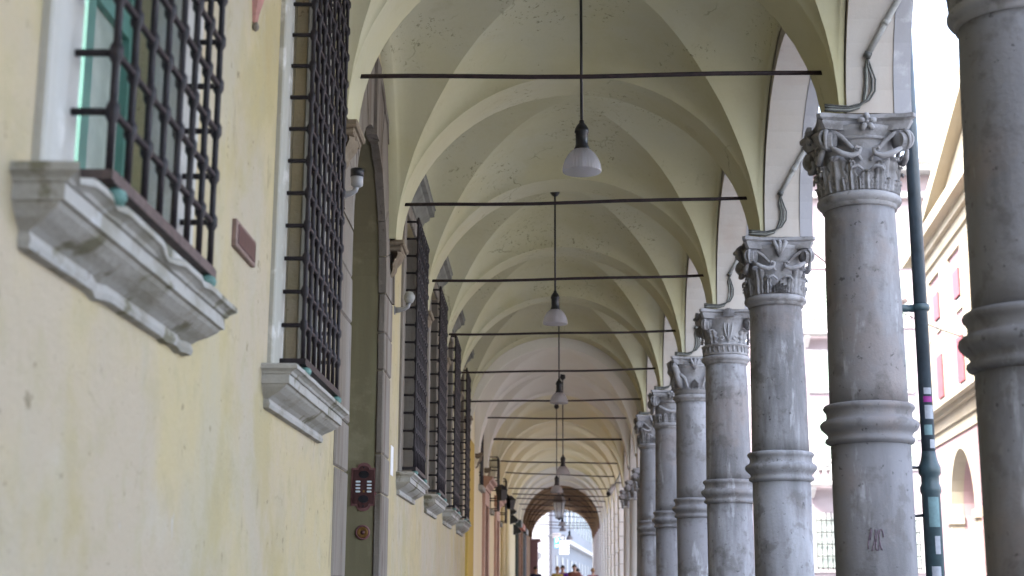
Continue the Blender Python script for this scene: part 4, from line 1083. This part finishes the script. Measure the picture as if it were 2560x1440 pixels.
o = cm.copy(); COL.objects.link(o); o.parent = bB; o.location = Vector((*bxy(XL, 34.1), H(2.74))) - Vector(bB.location)
def door_frame(par, a, b, top):
    d = bpy.data.objects.new('doorway', None); COL.objects.link(d); d.parent = par
    for s_, (p, q) in ((0, (a - .28, a)), (1, (b, b + .28))): MB().bbox(XL - .02, XL + .07, p, q, 0, H(top), .01).build('jamb', 'pink_marble', d, bnd=True)
    MB().bbox(XL - .02, XL + .075, a - .28, b + .28, H(top) + .003, H(top) + .34, .01).build('lintel', 'pink_marble', d, bnd=True)
    m = MB(); prof = [(0, .35), (.08, .36), (.10, .42), (.17, .47), (.18, .52), (.25, .56), (.26, .62), (0, .66)]
    vs = []; fs = []
    for e, yy in enumerate((a - .3, b + .3)):
        for o_, z_ in prof: vs.append((XL + o_, yy + (-1 if e == 0 else 1) * o_ * .7, H(top) + z_))
    n = len(prof)
    for k in range(n - 1): fs.append((k, k + 1, n + k + 1, n + k))
    fs += [tuple(range(n)), tuple(range(n, 2 * n))[::-1]]
    m.add(vs, fs); m.build('cornice', 'pink_marble', d, bnd=True)
    MB().box(XL - .3, XL - .24, a + .001, b - .001, 0, H(top)).build('door_leaf', 'wood', d, bnd=True)
    MB().bbox(XL - .236, XL - .22, a + .15, b - .15, .2, H(top) - .3, .01).build('door_panel', 'dark_wood', d, bnd=True)
door_frame(bB, 33.5, 34.9, 1.85); door_frame(bC, 39.2, 40.5, 1.75)
for (a, b, c_, d_), par in ((op2[2], bB), (op2[3], bC), (op2[4], bB)):
    wn = bpy.data.objects.new('window', None); COL.objects.link(wn); wn.parent = par
    MB().box(XL - .2, XL - .15, a + .001, b - .001, c_ + .001, d_ - .001).build('pane', 'dark_pane', wn, bnd=True)
    MB().bbox(XL - .02, XL + .10, a - .1, b + .1, c_ - .12, c_ - .003, .01).build('sill', 'sill', wn, bnd=True)
    g = thing('window_grille', (*bxy(XL + .2, (a + b) / 2), c_), ['projecting iron cage grille between the two pink marble doorways', 'projecting iron cage grille past the second pink marble doorway', 'high flat iron grille just past the ochre wall strip'][[2, 3, 4].index(op2.index((a, b, c_, d_)))], 'grille')
    gx = XL + (.22 if a > 36 else .04)
    for k in range(7): yy = a + (b - a) * k / 6; MB().tube([(gx, yy, c_ - .02), (gx, yy, d_)], .012, 6).build('vertical_bar', 'iron', g, bnd=True)
    for k in range(6): zz = c_ + (d_ - c_) * k / 5; MB().tube([(XL - .05, a, zz), (gx, a, zz), (gx, b, zz), (XL - .05, b, zz)], .013, 6).build('horizontal_bar', 'iron', g, bnd=True)
# bracket lanterns
for k, (yy, h) in enumerate(((35.6, 2.35), (41.6, 2.45))):
    x = bxy(XL, yy)[0]; t = thing('wall_lantern', (x, yy, H(h)), ['black bracket lantern over the first pink marble doorway', 'black bracket lantern over the second pink marble doorway'][k], 'lantern', 'bracket lanterns')
    MB().tube([(x - .01, yy, H(h)), (x + .2, yy, H(h) + .05), (x + .32, yy, H(h))], .016, 6).build('arm', 'black', t)
    MB().lathe([(0.09, H(h) - .28), (0.15, H(h) - .03), (0.17, H(h) - .02), (0.05, H(h) + .1), (0.01, H(h) + .12)], x + .34, yy, 4, False).build('body', 'black', t)
# wedge shaped shop lamps and vertical pipes
for k, (yy, h) in enumerate(((44.6, 2.68), (48.3, 2.50), (50.2, 2.30), (53.6, 2.05))):
    x = bxy(XL, yy)[0]
    o = MB().prism([(x - .01, H(h) - .20), (x - .01, H(h) + .20), (x + .06, H(h) + .17), (x + .30, H(h) - .06), (x + .24, H(h) - .13)], 'y', yy - .22, yy + .22).build('shop_lamp', 'black')
    tag(o, 'black wedge shaped shop lamp sticking out of the yellow wall', 'shop lamp', 'wedge lamps on the yellow wall')
for k, yy in enumerate((42.8, 46.2)):
    x = bxy(XL + .08, yy)[0]
    o = MB().tube([(x, yy, 0.9), (x, yy, H(2.9))], .07, 10).tube([(x, yy, .88), (x + .06, yy - .05, .80), (x + .1, yy - .1, .74)], .075, 10).build('wall_pipe', 'wall_far')
    tag(o, 'cream painted rainwater pipe on the yellow wall before the wedge lamps', 'pipe', 'cream pipes on the yellow wall')
# shop fronts
for k, (a, b, mt, nm) in enumerate(((55.5, 57.3, 'shop_dark', 'dark shop front recessed in the yellow wall'), (58.6, 60.8, 'shop_red', 'red wooden shop front in the far wall'), (63.0, 66.0, 'shop_dark', 'dark slatted shop shutter before the end arch'))):
    x, y = bxy(XL, (a + b) / 2)
    t = thing('shop', (x, y, 0), nm, 'shop')
    MB().bbox(XL - .01, XL + .12, a, b, 0, H(2.25), .02).build('panel', mt, t, bnd=True)
    for q in range(5): yy = a + (b - a) * (q + .5) / 5; MB().bbox(XL + .121, XL + .16, yy - .06, yy + .06, .1, H(2.2), .01).build('mullion', 'wood' if k != 2 else 'pipe', t, bnd=True)
    MB().bbox(XL - .01, XL + .25, a - .1, b + .1, H(2.255), H(2.5), .03).build('fascia', mt, t, bnd=True)
# camera on the right side by the slim columns
x, y, h = bxy(1.96, 40.6)[0], 40.6, 2.72
t = thing('security_camera', (x, y, H(h)), 'white tube security camera hanging from a bracket by the ashlar piers', 'camera')
MB().tube([(x - .13, y - .18, H(h) - .16), (x + .02, y + .1, H(h) + .06)], .075, 14).build('body', 'camera_white', t)
MB().tube([(x - .135, y - .19, H(h) - .17), (x - .15, y - .215, H(h) - .19)], .065, 14).build('lens', 'black', t)
MB().tube([(x, y + .05, H(h) + .04), (x + .1, y + .1, H(h) + .16), (x + .28, y + .12, H(h) + .16)], .02, 8).build('arm', 'cable', t)
MB().tube([(x + .02, y + .1, H(h) + .06), (x + .15, y - 1, H(h) + .35), (x + .26, y - 2.4, H(h) + .8), (x + .30, y - 3.4, H(h) + 1.0)], .014, 6).build('cable', 'cable_grey', t)

# ------------------------------------------------------------------ buildings across the street
# pink and cream palazzo on the right: facade direction 6.4 degrees off the street
PA = R(6.4); P0 = Vector((12.7, 44.0, 0)); ud = Vector((-math.sin(PA), -math.cos(PA), 0)); nd = Vector((-math.cos(PA), math.sin(PA), 0))
pb = thing('palazzo', (12.7, 44.0, 0), 'pink and cream palazzo with red shutters, cornices, pediment and big round arch', 'building')
def fbox(m, s0, s1, z0, z1, d0, d1):
    vs = []
    for z in (z0, z1):
        for s_ in (s0, s1):
            for d in (d0, d1): p = P0 + ud * s_ + nd * d; vs.append((p.x, p.y, z))
    m.add(vs, [(0, 1, 3, 2), (4, 6, 7, 5), (0, 4, 5, 1), (2, 3, 7, 6), (0, 2, 6, 4), (1, 5, 7, 3)]); return m
LEN = 22; S0 = -2.4
# ground storey with arches: piers and spandrels
G = H(5.35)
aw, pitch = 1.85, 5.4
m = MB()
arch_c = [2.45 + pitch * k for k in range(4)]
N = 16; zs = H(2.12)
prev = S0
for c in arch_c:
    fbox(m, prev, c - aw, 0, G - .951, -.6, 0)
    pts = [(c - aw * math.cos(PI * k / N), zs + aw * math.sin(PI * k / N)) for k in range(N + 1)]
    for (s0, z0), (s1, z1) in zip(pts[:-1], pts[1:]):
        vs = []
        for d in (0, -.6):
            for s_, z_ in ((s0, z0), (s1, z1), (s1, G - .951), (s0, G - .951)): p = P0 + ud * s_ + nd * d; vs.append((p.x, p.y, z_))
        m.add(vs, [(0, 1, 2, 3), (7, 6, 5, 4), (0, 4, 5, 1)])
    prev = c + aw
fbox(m, prev, LEN, 0, G - .951, -.6, 0)
m.build('ground_storey', 'palace_pink', pb)
for c in arch_c:
    am = MB()
    for k in range(N):
        a0, a1 = PI * k / N, PI * (k + 1) / N; vs = []
        for d in (-.3, .06):
            for rr_, a in ((aw - .01, a0), (aw - .01, a1), (aw + .28, a1), (aw + .28, a0)):
                p = P0 + ud * (c - rr_ * math.cos(a)) + nd * d; vs.append((p.x, p.y, zs + rr_ * math.sin(a)))
        am.add(vs, [(4, 5, 6, 7), (3, 2, 1, 0), (0, 1, 5, 4), (2, 3, 7, 6)])
    am.build('archivolt', 'palace_cream', pb)
    for s_ in (-1, 1):
        q = MB(); fbox(q, min(c + s_ * (aw - .01), c + s_ * (aw + .5)), max(c + s_ * (aw - .01), c + s_ * (aw + .5)), 0, zs - .25, -.3, .08); fbox(q, min(c + s_ * (aw - .08), c + s_ * (aw + .56)), max(c + s_ * (aw - .08), c + s_ * (aw + .56)), zs - .249, zs, -.3, .14); q.build('pier', 'palace_cream', pb)
q = MB(); fbox(q, S0, LEN, 0, G + 5, -4.0, -3.6); q.build('portico_wall', 'palace_pink', pb)
q = MB(); fbox(q, S0, LEN, G - .9, G - .85, -3.59, -.61); q.build('portico_ceiling', 'palace_cream', pb)
for c in arch_c:
    q = MB(); fbox(q, c - .5, c + .3, 0, 2.6, -3.59, -3.5); q.build('door', 'wood', pb)
for z0, z1, o in ((G - .95, G - .6, .05), (G - .6, G - .25, .12), (G - .25, G - .1, .25), (G - .1, G + .05, .45)):
    q = MB(); fbox(q, S0 - o, LEN, z0 + .001, z1, -.6, o); q.build('cornice', 'palace_cream', pb)
q = MB(); fbox(q, S0, LEN, G + .051, H(9.6), -.6, 0); q.build('upper_storey', 'palace_pink', pb)
for k in range(7):
    s0 = -2.3 + 3.5 * k
    q = MB(); fbox(q, s0, s0 + 1.15, G + .052, H(9.6) - .001, -.01, .14); q.build('pilaster', 'palace_cream', pb)
for z0, z1, o in ((9.6, 9.95, .08), (9.95, 10.3, .16), (10.3, 10.55, .3), (10.55, 10.9, .6)):
    q = MB(); fbox(q, S0 - o, LEN, H(z0) + .001, H(z1), -.6, o); q.build('cornice', 'palace_cream', pb)
for k in range(7):
    sc_ = 0.15 + 3.5 * k
    for z0, hgt, half in ((5.50, 1.55, .42), (7.95, 1.05, .42)):
        wn = bpy.data.objects.new('window', None); COL.objects.link(wn); wn.parent = pb
        q = MB(); fbox(q, sc_ - half - .16, sc_ + half + .16, H(z0) - .12, H(z0 + hgt) + .16, .0, .05); q.build('surround', 'palace_cream', wn)
        q = MB(); fbox(q, sc_ - half, sc_ + half, H(z0), H(z0 + hgt), .051, .06); q.build('pane', 'dark_pane', wn)
        q = MB(); fbox(q, sc_ - half, sc_ + half, H(z0) + .25, H(z0 + hgt), .07, .11); sh = q.build('shutter', 'shutter_red', wn)
# pediment and roof
m = MB(); vs = []
for d in (-.3, .3):
    for s_, z_ in ((2.2, 10.905), (18.2, 10.905), (10.2, 13.0)): p = P0 + ud * s_ + nd * d; vs.append((p.x, p.y, H(z_)))
m.add(vs, [(0, 1, 2), (3, 5, 4), (0, 3, 4, 1), (1, 4, 5, 2), (2, 5, 3, 0)]); m.build('pediment', 'palace_cream', pb)
for (sa, za), (sb, zb) in (((1.8, 10.905), (10.2, 13.1)), ((10.2, 13.1), (18.6, 10.905))):
    m = MB(); vs = []
    for d in (-.3, .65):
        for s_, z_ in ((sa, za), (sb, zb), (sb, zb + .45), (sa, za + .45)): p = P0 + ud * s_ + nd * d; vs.append((p.x, p.y, H(z_)))
    m.add(vs, [(0, 1, 2, 3), (7, 6, 5, 4), (0, 4, 5, 1), (1, 5, 6, 2), (2, 6, 7, 3), (3, 7, 4, 0)]); m.build('raking_cornice', 'palace_cream', pb)
q = MB(); fbox(q, S0 + .2, LEN, H(10.905), H(11.2), -9, -.61); q.build('roof', 'roof', pb)
q = MB(); fbox(q, S0 + .02, LEN, 0, H(10.8), -9, -4.01); q.build('body', 'palace_pink', pb)

# pale palace closing the view, facing the viewer
FYP = 62.0
pp = thing('pale_palace', (14, FYP, 0), 'tall pale rose palace with balconies, tiled eaves and green shutters facing down the street', 'building')
MB().box(11.2, 34, FYP, FYP + 12, 0, H(18.2)).build('wall', 'pale_facade', pp)
MB().box(10.9, 34.3, FYP - .35, FYP - .001, H(17.1), H(17.35)).build('cornice', 'white_stone', pp)
MB().box(10.5, 34.7, FYP - .9, FYP + 12, H(18.202), H(18.5)).build('gutter', 'conduit', pp)
m = MB(); m.prism([(FYP - .95, H(18.51)), (FYP + 12, H(21.0)), (FYP + 12, H(21.2)), (FYP - .95, H(18.7))], 'x', 10.5, 34.7); rf = m.build('roof', 'roof', pp)
for hz in (6.3, 11.2, 13.9): MB().box(11.0, 34.2, FYP - .08, FYP - .002, H(hz), H(hz + .18)).build('string_course', 'white_stone', pp)
def pal_window(x, h, wd, hg, sh, grille=False):
    wn = bpy.data.objects.new('window', None); COL.objects.link(wn); wn.parent = pp
    MB().bbox(x - wd / 2 - .2, x + wd / 2 + .2, FYP - .10, FYP - .003, H(h) - .2, H(h + hg) + .22, .02).build('surround', 'white_stone', wn)
    MB().box(x - wd / 2, x + wd / 2, FYP - .115, FYP - .101, H(h), H(h + hg)).build('pane', 'pane', wn)
    if sh:
        for s_ in (-1, 1):
            m = MB()
            for k in range(12): z_ = H(h) + hg * k / 12; m.box(x + s_ * wd / 4 - wd / 4 + .02, x + s_ * wd / 4 + wd / 4 - .02, FYP - .16, FYP - .12, z_, z_ + hg / 12 * .7)
            m.build('shutter', 'shutter_green', wn)
    if grille:
        for k in range(7): xx = x - wd / 2 + wd * k / 6; MB().tube([(xx, FYP - .2, H(h) - .1), (xx, FYP - .2, H(h + hg) + .25 * math.cos((k - 3) / 3 * 1.4))], .022, 6).build('bar', 'iron', wn)
        for k in range(5): zz = H(h) + hg * k / 4.2; MB().tube([(x - wd / 2, FYP - .2, zz), (x + wd / 2, FYP - .2, zz)], .022, 6).build('bar', 'iron', wn)
for k in range(6):
    x = 12.75 + 3.1 * k
    pal_window(x, 0.8, 1.3, 2.1, False, True); pal_window(x, 5.15, 1.15, 2.3, True); pal_window(x, 11.6, 1.15, 1.9, True); pal_window(x, 8.5, 1.1, 1.5, True)
def balcony(x, h):
    b = bpy.data.objects.new('balcony', None); COL.objects.link(b); b.parent = pp
    MB().bbox(x - 1.1, x + 1.1, FYP - .9, FYP - .12, H(h) - .2, H(h), .03).build('slab', 'white_stone', b)
    MB().bbox(x - 1.1, x + 1.1, FYP - .88, FYP - .68, H(h) + .75, H(h) + .9, .03).build('rail', 'white_stone', b)
    bal = None
    for k in range(7):
        if bal is None:
            bal = MB().lathe([(.07, H(h)), (.06, H(h) + .1), (.10, H(h) + .28), (.05, H(h) + .5), (.07, H(h) + .76)], x - .95, FYP - .78, 10).build('baluster', 'white_stone', b); bb = bal
        else: bb = bal.copy(); COL.objects.link(bb); bb.location.x += .316 * k
    for s_ in (-.8, .8): MB().prism([(FYP - .12, H(h) - .7), (FYP - .12, H(h) - .201), (FYP - .75, H(h) - .201), (FYP - .7, H(h) - .35)], 'x', x + s_ - .12, x + s_ + .12).build('bracket', 'white_stone', b)
for x in (12.75, 18.95): balcony(x, 4.45); balcony(x, 11.0)
# wires over the street
for k, (a, b) in enumerate((((2.6, 20, H(6)), (10.6, 33, H(5.6))), ((2.6, 30, H(4.6)), (14, FYP, H(9))), ((11.3, 40, H(6.9)), (16, FYP, H(7.4))))):
    a, b = Vector(a), Vector(b)
    o = MB().tube([a.lerp(b, t / 12) - Vector((0, 0, .5 * math.sin(PI * t / 12))) for t in range(13)], .012, 5).build('street_wire', 'cable')
    tag(o, 'thin dark wire strung across the street', 'wire', 'wires over the street')

# ------------------------------------------------------------------ end of the street seen through the last arch
eb = thing('banded_building', (-2, 102, 0), 'white building with horizontal stone bands at the end of the street', 'building')
MB().box(-14, 1.15, 102, 104, 0, 14).build('wall', 'far_stone', eb)
for k in range(24): MB().bbox(-13.9, 1.12, 101.94, 101.998, .2 + .42 * k, .2 + .42 * k + .38, .015).build('band', 'far_stone', eb)
rb = thing('white_street_front', (1.2, 102, 0), 'long white building front running away beyond the portico with a ledge and windows', 'building')
d2 = Vector((math.sin(R(4.5)), math.cos(R(4.5)), 0)); n2 = Vector((d2.y, -d2.x, 0)); Q0 = Vector((1.2, 102.0, 0))
def qbox(m, s0, s1, z0, z1, a0, a1):
    vs = []
    for z in (z0, z1):
        for s_ in (s0, s1):
            for a in (a0, a1): p = Q0 + d2 * s_ + n2 * a; vs.append((p.x, p.y, z))
    m.add(vs, [(0, 1, 3, 2), (4, 6, 7, 5), (0, 4, 5, 1), (2, 3, 7, 6), (0, 2, 6, 4), (1, 5, 7, 3)]); return m
qbox(MB(), 2.1, 150, 0, 13, -3, 0).build('wall', 'far_stone', rb)
qbox(MB(), 2, 150, H(3.4), H(3.75), .001, .5).build('ledge', 'white_stone', rb)
qbox(MB(), 2, 150, 12.2, 12.7, .001, .8).build('cornice', 'ashlar', rb)
for k in range(14):
    s_ = 6 + 7 * k
    for z0, z1 in ((.2, 3.2), (6.0, 8.4)):
        qbox(MB(), s_, s_ + 2, z0, z1, .001, .06).build('window', 'conduit' if z0 < 1 else 'pane', rb)
eb2 = thing('grey_street_front', (10, 150, 0), 'pale grey building front on the far right of the street end', 'building')
MB().box(7.2, 12, 96, 101, 0, 12).build('wall', 'palace_pink', eb2)
MB().box(5.5, 40, 190, 200, 0, 16).build('far_wall', 'far_stone', eb2)
# parking sign with the white panel
sx, sy, sz = 1.49, 90.0, H(2.62)
t = thing('parking_sign', (sx, sy, sz), 'blue and white parking sign with a white panel hung over the street end', 'sign')
MB().bbox(sx - .15, sx + .15, sy, sy + .06, sz - .30, sz + .32, .01).build('panel', 'sign_blue', t)
def text_mesh(txt, size, loc, mat, parent):
    cu = bpy.data.curves.new('lettering', 'FONT'); cu.body = txt; cu.size = size; cu.extrude = 0.004; cu.align_x = 'CENTER'; cu.align_y = 'CENTER'
    to = bpy.data.objects.new('lettering_curve', cu); COL.objects.link(to)
    dg = bpy.context.evaluated_depsgraph_get(); me = bpy.data.meshes.new_from_object(to.evaluated_get(dg))
    bpy.data.objects.remove(to); 
    o = bpy.data.objects.new('lettering', me); COL.objects.link(o); me.materials.clear(); me.materials.append(M[mat])
    me.transform(Matrix.Rotation(R(90), 4, 'X')); o.parent = parent; o.location = Vector(loc) - Vector(parent.location)
text_mesh('P', .36, (sx, sy - .008, sz + .13), 'sign_white', t)
MB().bbox(sx - .10, sx + .10, sy - .012, sy - .001, sz - .22, sz - .12, .01).build('arrow_field', 'sign_white', t)
t2 = thing('white_sign_panel', (sx + .45, sy, sz - .3), 'white rectangular sign panel with a line of red lettering beside the parking sign', 'sign')
MB().bbox(sx + .16, sx + .72, sy + .02, sy + .08, sz - .68, sz + .12, .01).build('panel', 'sign_white', t2)
MB().box(sx + .24, sx + .64, sy + .012, sy + .019, sz - .24, sz - .16).build('lettering_line', 'sign_red', t2)
MB().tube([(sx + .45, sy + .12, sz + .1), (sx + .45, sy + .12, sz + .5), (1.0, 101.9, sz + .9)], .03, 6).build('arm', 'black', t2)
MB().tube([(sx, sy + .09, sz + .3), (sx + .45, sy + .12, sz + .5)], .03, 6).build('arm', 'black', t)
rx, ry = 0.27, 84.0
t = thing('round_sign', (rx, ry, 0), 'round grey road sign seen from behind on a thin pole', 'sign')
m = MB().lathe([(.215, -.012), (.225, 0), (.215, .012)], 0, 0, 28); m.xf(Matrix.Translation((rx, ry, H(1.72))) @ Matrix.Rotation(R(90), 4, 'X')); m.build('disc', 'sign_grey', t)
MB().tube([(rx, ry + .03, 0), (rx, ry + .03, H(1.85))], .025, 8).build('pole', 'conduit', t)

# faint magenta scrawl on two shafts
M['scrawl'] = plain('faded_magenta_scrawl', (0.15, 0.11, 0.14), 0.8, 0, 0.4, 60, 0.2, 0)
for (cx_, cy_, ang, h0, r_) in ((CX - .045, Yc(-1) + .15, -PI / 2 - .25, 0.80, .2665), (CX, Yc(0), -PI / 2 - .35, 0.30, .2665)):
    col_ = [o for o in bpy.data.objects if o.get('category') == 'column' and abs(o.location.x - cx_) < .01 and abs(o.location.y - cy_) < .01][0]
    m = MB()
    for q in range(4):
        pts = []
        for k in range(9):
            t_ = k / 8; a_ = ang + q * .09 + .05 * math.sin(t_ * 5 + q); hh = h0 + .07 * math.sin(t_ * PI * 1.3 + q * 1.7)
            pts.append((cx_ + r_ * math.cos(a_), cy_ + r_ * math.sin(a_), H(hh)))
        m.tube(pts, .0035, 5)
    o = m.build('scrawl', 'scrawl', None); o.parent = col_; o.matrix_parent_inverse = (Matrix.Translation(col_.location) @ col_.rotation_euler.to_matrix().to_4x4()).inverted()
# lantern hung over the street
hx, hy, hz = 10.35, 40.0, H(7.95)
t = thing('street_lantern', (hx, hy, hz), 'grey hanging street lantern on a wire between the houses', 'lantern')
MB().lathe([(.30, hz), (.33, hz + .05), (.28, hz + .16), (.12, hz + .30), (.06, hz + .36), (.05, hz + .46), (.01, hz + .48)], hx, hy, 20).build('cap', 'camera_white', t)
MB().lathe([(.05, hz - .22), (.16, hz - .18), (.24, hz - .04), (.27, hz - .002)], hx, hy, 20).build('glass', 'lamp_glass', t)
MB().tube([(hx, hy, hz + .46), (hx, hy, hz + .9)], .02, 6).build('hanger', 'cable', t)
# gable of a taller house behind the palazzo
gb = thing('tall_house', (26, 76, 0), 'pale tall house behind the palazzo with a sloping eave', 'building')
MB().box(23.9, 40, 76, 90, 0, H(25.5)).build('wall', 'pale_facade', gb)
m = MB(); m.prism([(23.0, H(25.6)), (32, H(30.5)), (41, H(25.6)), (41, H(26.2)), (32, H(31.3)), (22.9, H(26.2))], 'y', 75.2, 76.0); m.build('roof', 'white_stone', gb)
m = MB(); m.prism([(23.95, H(25.51)), (32, H(29.9)), (40, H(25.51))], 'y', 76.01, 89); m.build('gable', 'pale_facade', gb)

# ------------------------------------------------------------------ people at the end of the portico
def person(x, y, hgt, face, shirt, trousers, hair, lab, stride=0.12, sway=0):
    t = thing('person', (x, y, 0), lab, 'person', 'people walking at the end of the portico')
    t.rotation_euler = (0, 0, face); k = hgt / 1.72
    def skin_obj(name, nodes, edges, mat, sub=1):
        me = bpy.data.meshes.new(name); me.from_pydata([Vector(n[0]) * k for n in nodes], edges, [])
        me.materials.append(M[mat])
        o = bpy.data.objects.new(name, me); COL.objects.link(o); o.parent = t
        md = o.modifiers.new('skin', 'SKIN'); md.use_smooth_shade = True
        lay = me.skin_vertices[0].data if me.skin_vertices else None
        if lay is None:
            bm = bmesh.new(); bm.from_mesh(me); bm.verts.layers.skin.verify(); bm.to_mesh(me); bm.free(); lay = me.skin_vertices[0].data
        for i, n in enumerate(nodes):
            r = n[1]; lay[i].radius = (r[0] * k, r[1] * k) if isinstance(r, tuple) else (r * k, r * k); lay[i].use_root = (i == 0)
        sb = o.modifiers.new('sub', 'SUBSURF'); sb.levels = sub; sb.render_levels = sub
        return o
    s = stride
    nodes = [((0, 0, .95), (.14, .10)), ((0, 0, 1.15), (.13, .095)), ((0, 0, 1.36), (.15, .10)), ((0, 0, 1.47), .055), ((0, -.01, 1.53), .052), ((0, -.02, 1.58), (.065, .075)), ((0, -.01, 1.66), (.075, .09)), ((0, 0, 1.72), (.05, .06))]
    edges = [(i, i + 1) for i in range(7)]
    for sg in (-1, 1):
        b = len(nodes)
        nodes += [((sg * .095, 0, .88), .085), ((sg * .10, -s * sg - .02, .50), .06), ((sg * .10, -s * sg + .06, .09), .042), ((sg * .10, -s * sg - .10, .04), .038)]
        edges += [(0, b), (b, b + 1), (b + 1, b + 2), (b + 2, b + 3)]
        b = len(nodes)
        nodes += [((sg * .18, 0, 1.40), .06), ((sg * .23, s * sg * .5, 1.13), .042), ((sg * .24, s * sg * .5 - .10, .90), .032), ((sg * .24, s * sg * .5 - .13, .83), (.035, .02))]
        edges += [(2, b), (b, b + 1), (b + 1, b + 2), (b + 2, b + 3)]
        hb = b + 3
        for q in range(4):
            c = len(nodes); o_ = (q - 1.5) * .017
            nodes += [((sg * .24 + .0, s * sg * .5 - .135 + o_, .785), .009), ((sg * .235, s * sg * .5 - .14 + o_, .755 - (.008 if q in (1, 2) else 0)), .008)]
            edges += [(hb, c), (c, c + 1)]
        c = len(nodes); nodes += [((sg * .235, s * sg * .5 - .175, .82), .010), ((sg * .23, s * sg * .5 - .19, .79), .009)]; edges += [(hb, c), (c, c + 1)]
    skin_obj('body', nodes, edges, 'skin')
    skin_obj('shirt', [((0, 0, .92), (.165, .125)), ((0, 0, 1.15), (.15, .115)), ((0, 0, 1.37), (.17, .12)), ((0, 0, 1.45), (.085, .075)), ((.19, 0, 1.40), .078), ((.232, s * .5, 1.13), .056), ((.24, s * .5 - .06, .98), .046), ((-.19, 0, 1.40), .078), ((-.232, -s * .5, 1.13), .056), ((-.24, -s * .5 - .06, .98), .046)], [(0, 1), (1, 2), (2, 3), (2, 4), (4, 5), (5, 6), (2, 7), (7, 8), (8, 9)], shirt)
    skin_obj('trousers', [((0, 0, .97), (.155, .12)), ((.095, 0, .86), .105), ((.10, -s - .02, .50), .075), ((.10, -s + .06, .12), .062), ((-.095, 0, .86), .105), ((-.10, s - .02, .50), .075), ((-.10, s + .06, .12), .062)], [(0, 1), (1, 2), (2, 3), (0, 4), (4, 5), (5, 6)], trousers)
    m = MB(); vs = []; fs = []
    for i in range(9):
        th = PI * .62 * i / 8
        for j in range(16):
            ph = 2 * PI * j / 16; r_ = .102
            vs.append((r_ * .88 * math.sin(th) * math.cos(ph) * k, (.018 + r_ * 1.08 * math.sin(th) * math.sin(ph)) * k, (1.655 + .098 * math.cos(th) * 1.08 - (.03 if math.sin(ph) < -.4 and i > 5 else 0) + (.055 if math.sin(ph) < -.4 and i > 5 else 0)) * k))
    for i in range(8):
        for j in range(16): fs.append((i * 16 + j, i * 16 + (j + 1) % 16, (i + 1) * 16 + (j + 1) % 16, (i + 1) * 16 + j))
    m.add(vs, fs, True); o = m.build('hair', hair); o.parent = t
    f = MB()                                    # face: nose, eyes, mouth, ears
    f.tube([(0, -.098 * k, 1.655 * k), (0, -.122 * k, 1.615 * k), (0, -.10 * k, 1.605 * k)], [.008 * k, .016 * k, .012 * k], 6)
    for sg in (-1, 1): f.tube([(sg * .082 * k, 0, 1.60 * k), (sg * .092 * k, .012 * k, 1.635 * k), (sg * .084 * k, .01 * k, 1.66 * k)], [.01 * k, .016 * k, .01 * k], 6)
    f.build('face', 'skin').parent = t
    e = MB()
    for sg in (-1, 1): e.lathe([(.002, -.008), (.011, 0), (.002, .008)], sg * .032 * k, -.092 * k, 8)
    e.v = [(p[0], p[1], p[2] + 1.648 * k) for p in e.v]; e.tube([(-.026 * k, -.094 * k, 1.572 * k), (0, -.101 * k, 1.57 * k), (.026 * k, -.094 * k, 1.572 * k)], .006 * k, 6)
    e.build('features', 'hair').parent = t
person(.98, 58.5, 1.70, R(10), 'cloth_yellow', 'cloth_navy', 'hair_fair', 'person in a yellow top walking at the end of the portico')
person(1.22, 60.0, 1.76, R(-10), 'cloth_purple', 'cloth_grey', 'hair', 'person in a dark purple top walking beside the yellow top')
person(1.62, 57.0, 1.76, R(0), 'cloth_orange', 'cloth_navy', 'hair', 'dark haired person in an orange top walking in the portico')
person(1.98, 64.5, 1.70, R(185), 'cloth_pink', 'cloth_grey', 'hair', 'person in a pink top walking away near the end arch')
person(2.55, 62.0, 1.68, R(170), 'cloth_pink', 'cloth_navy', 'hair_fair', 'fair haired person in pink beside the right end pier')
person(0.10, 56.0, 1.66, R(20), 'cloth_navy', 'cloth_navy', 'hair', 'person dressed in dark blue beside the shop fronts')
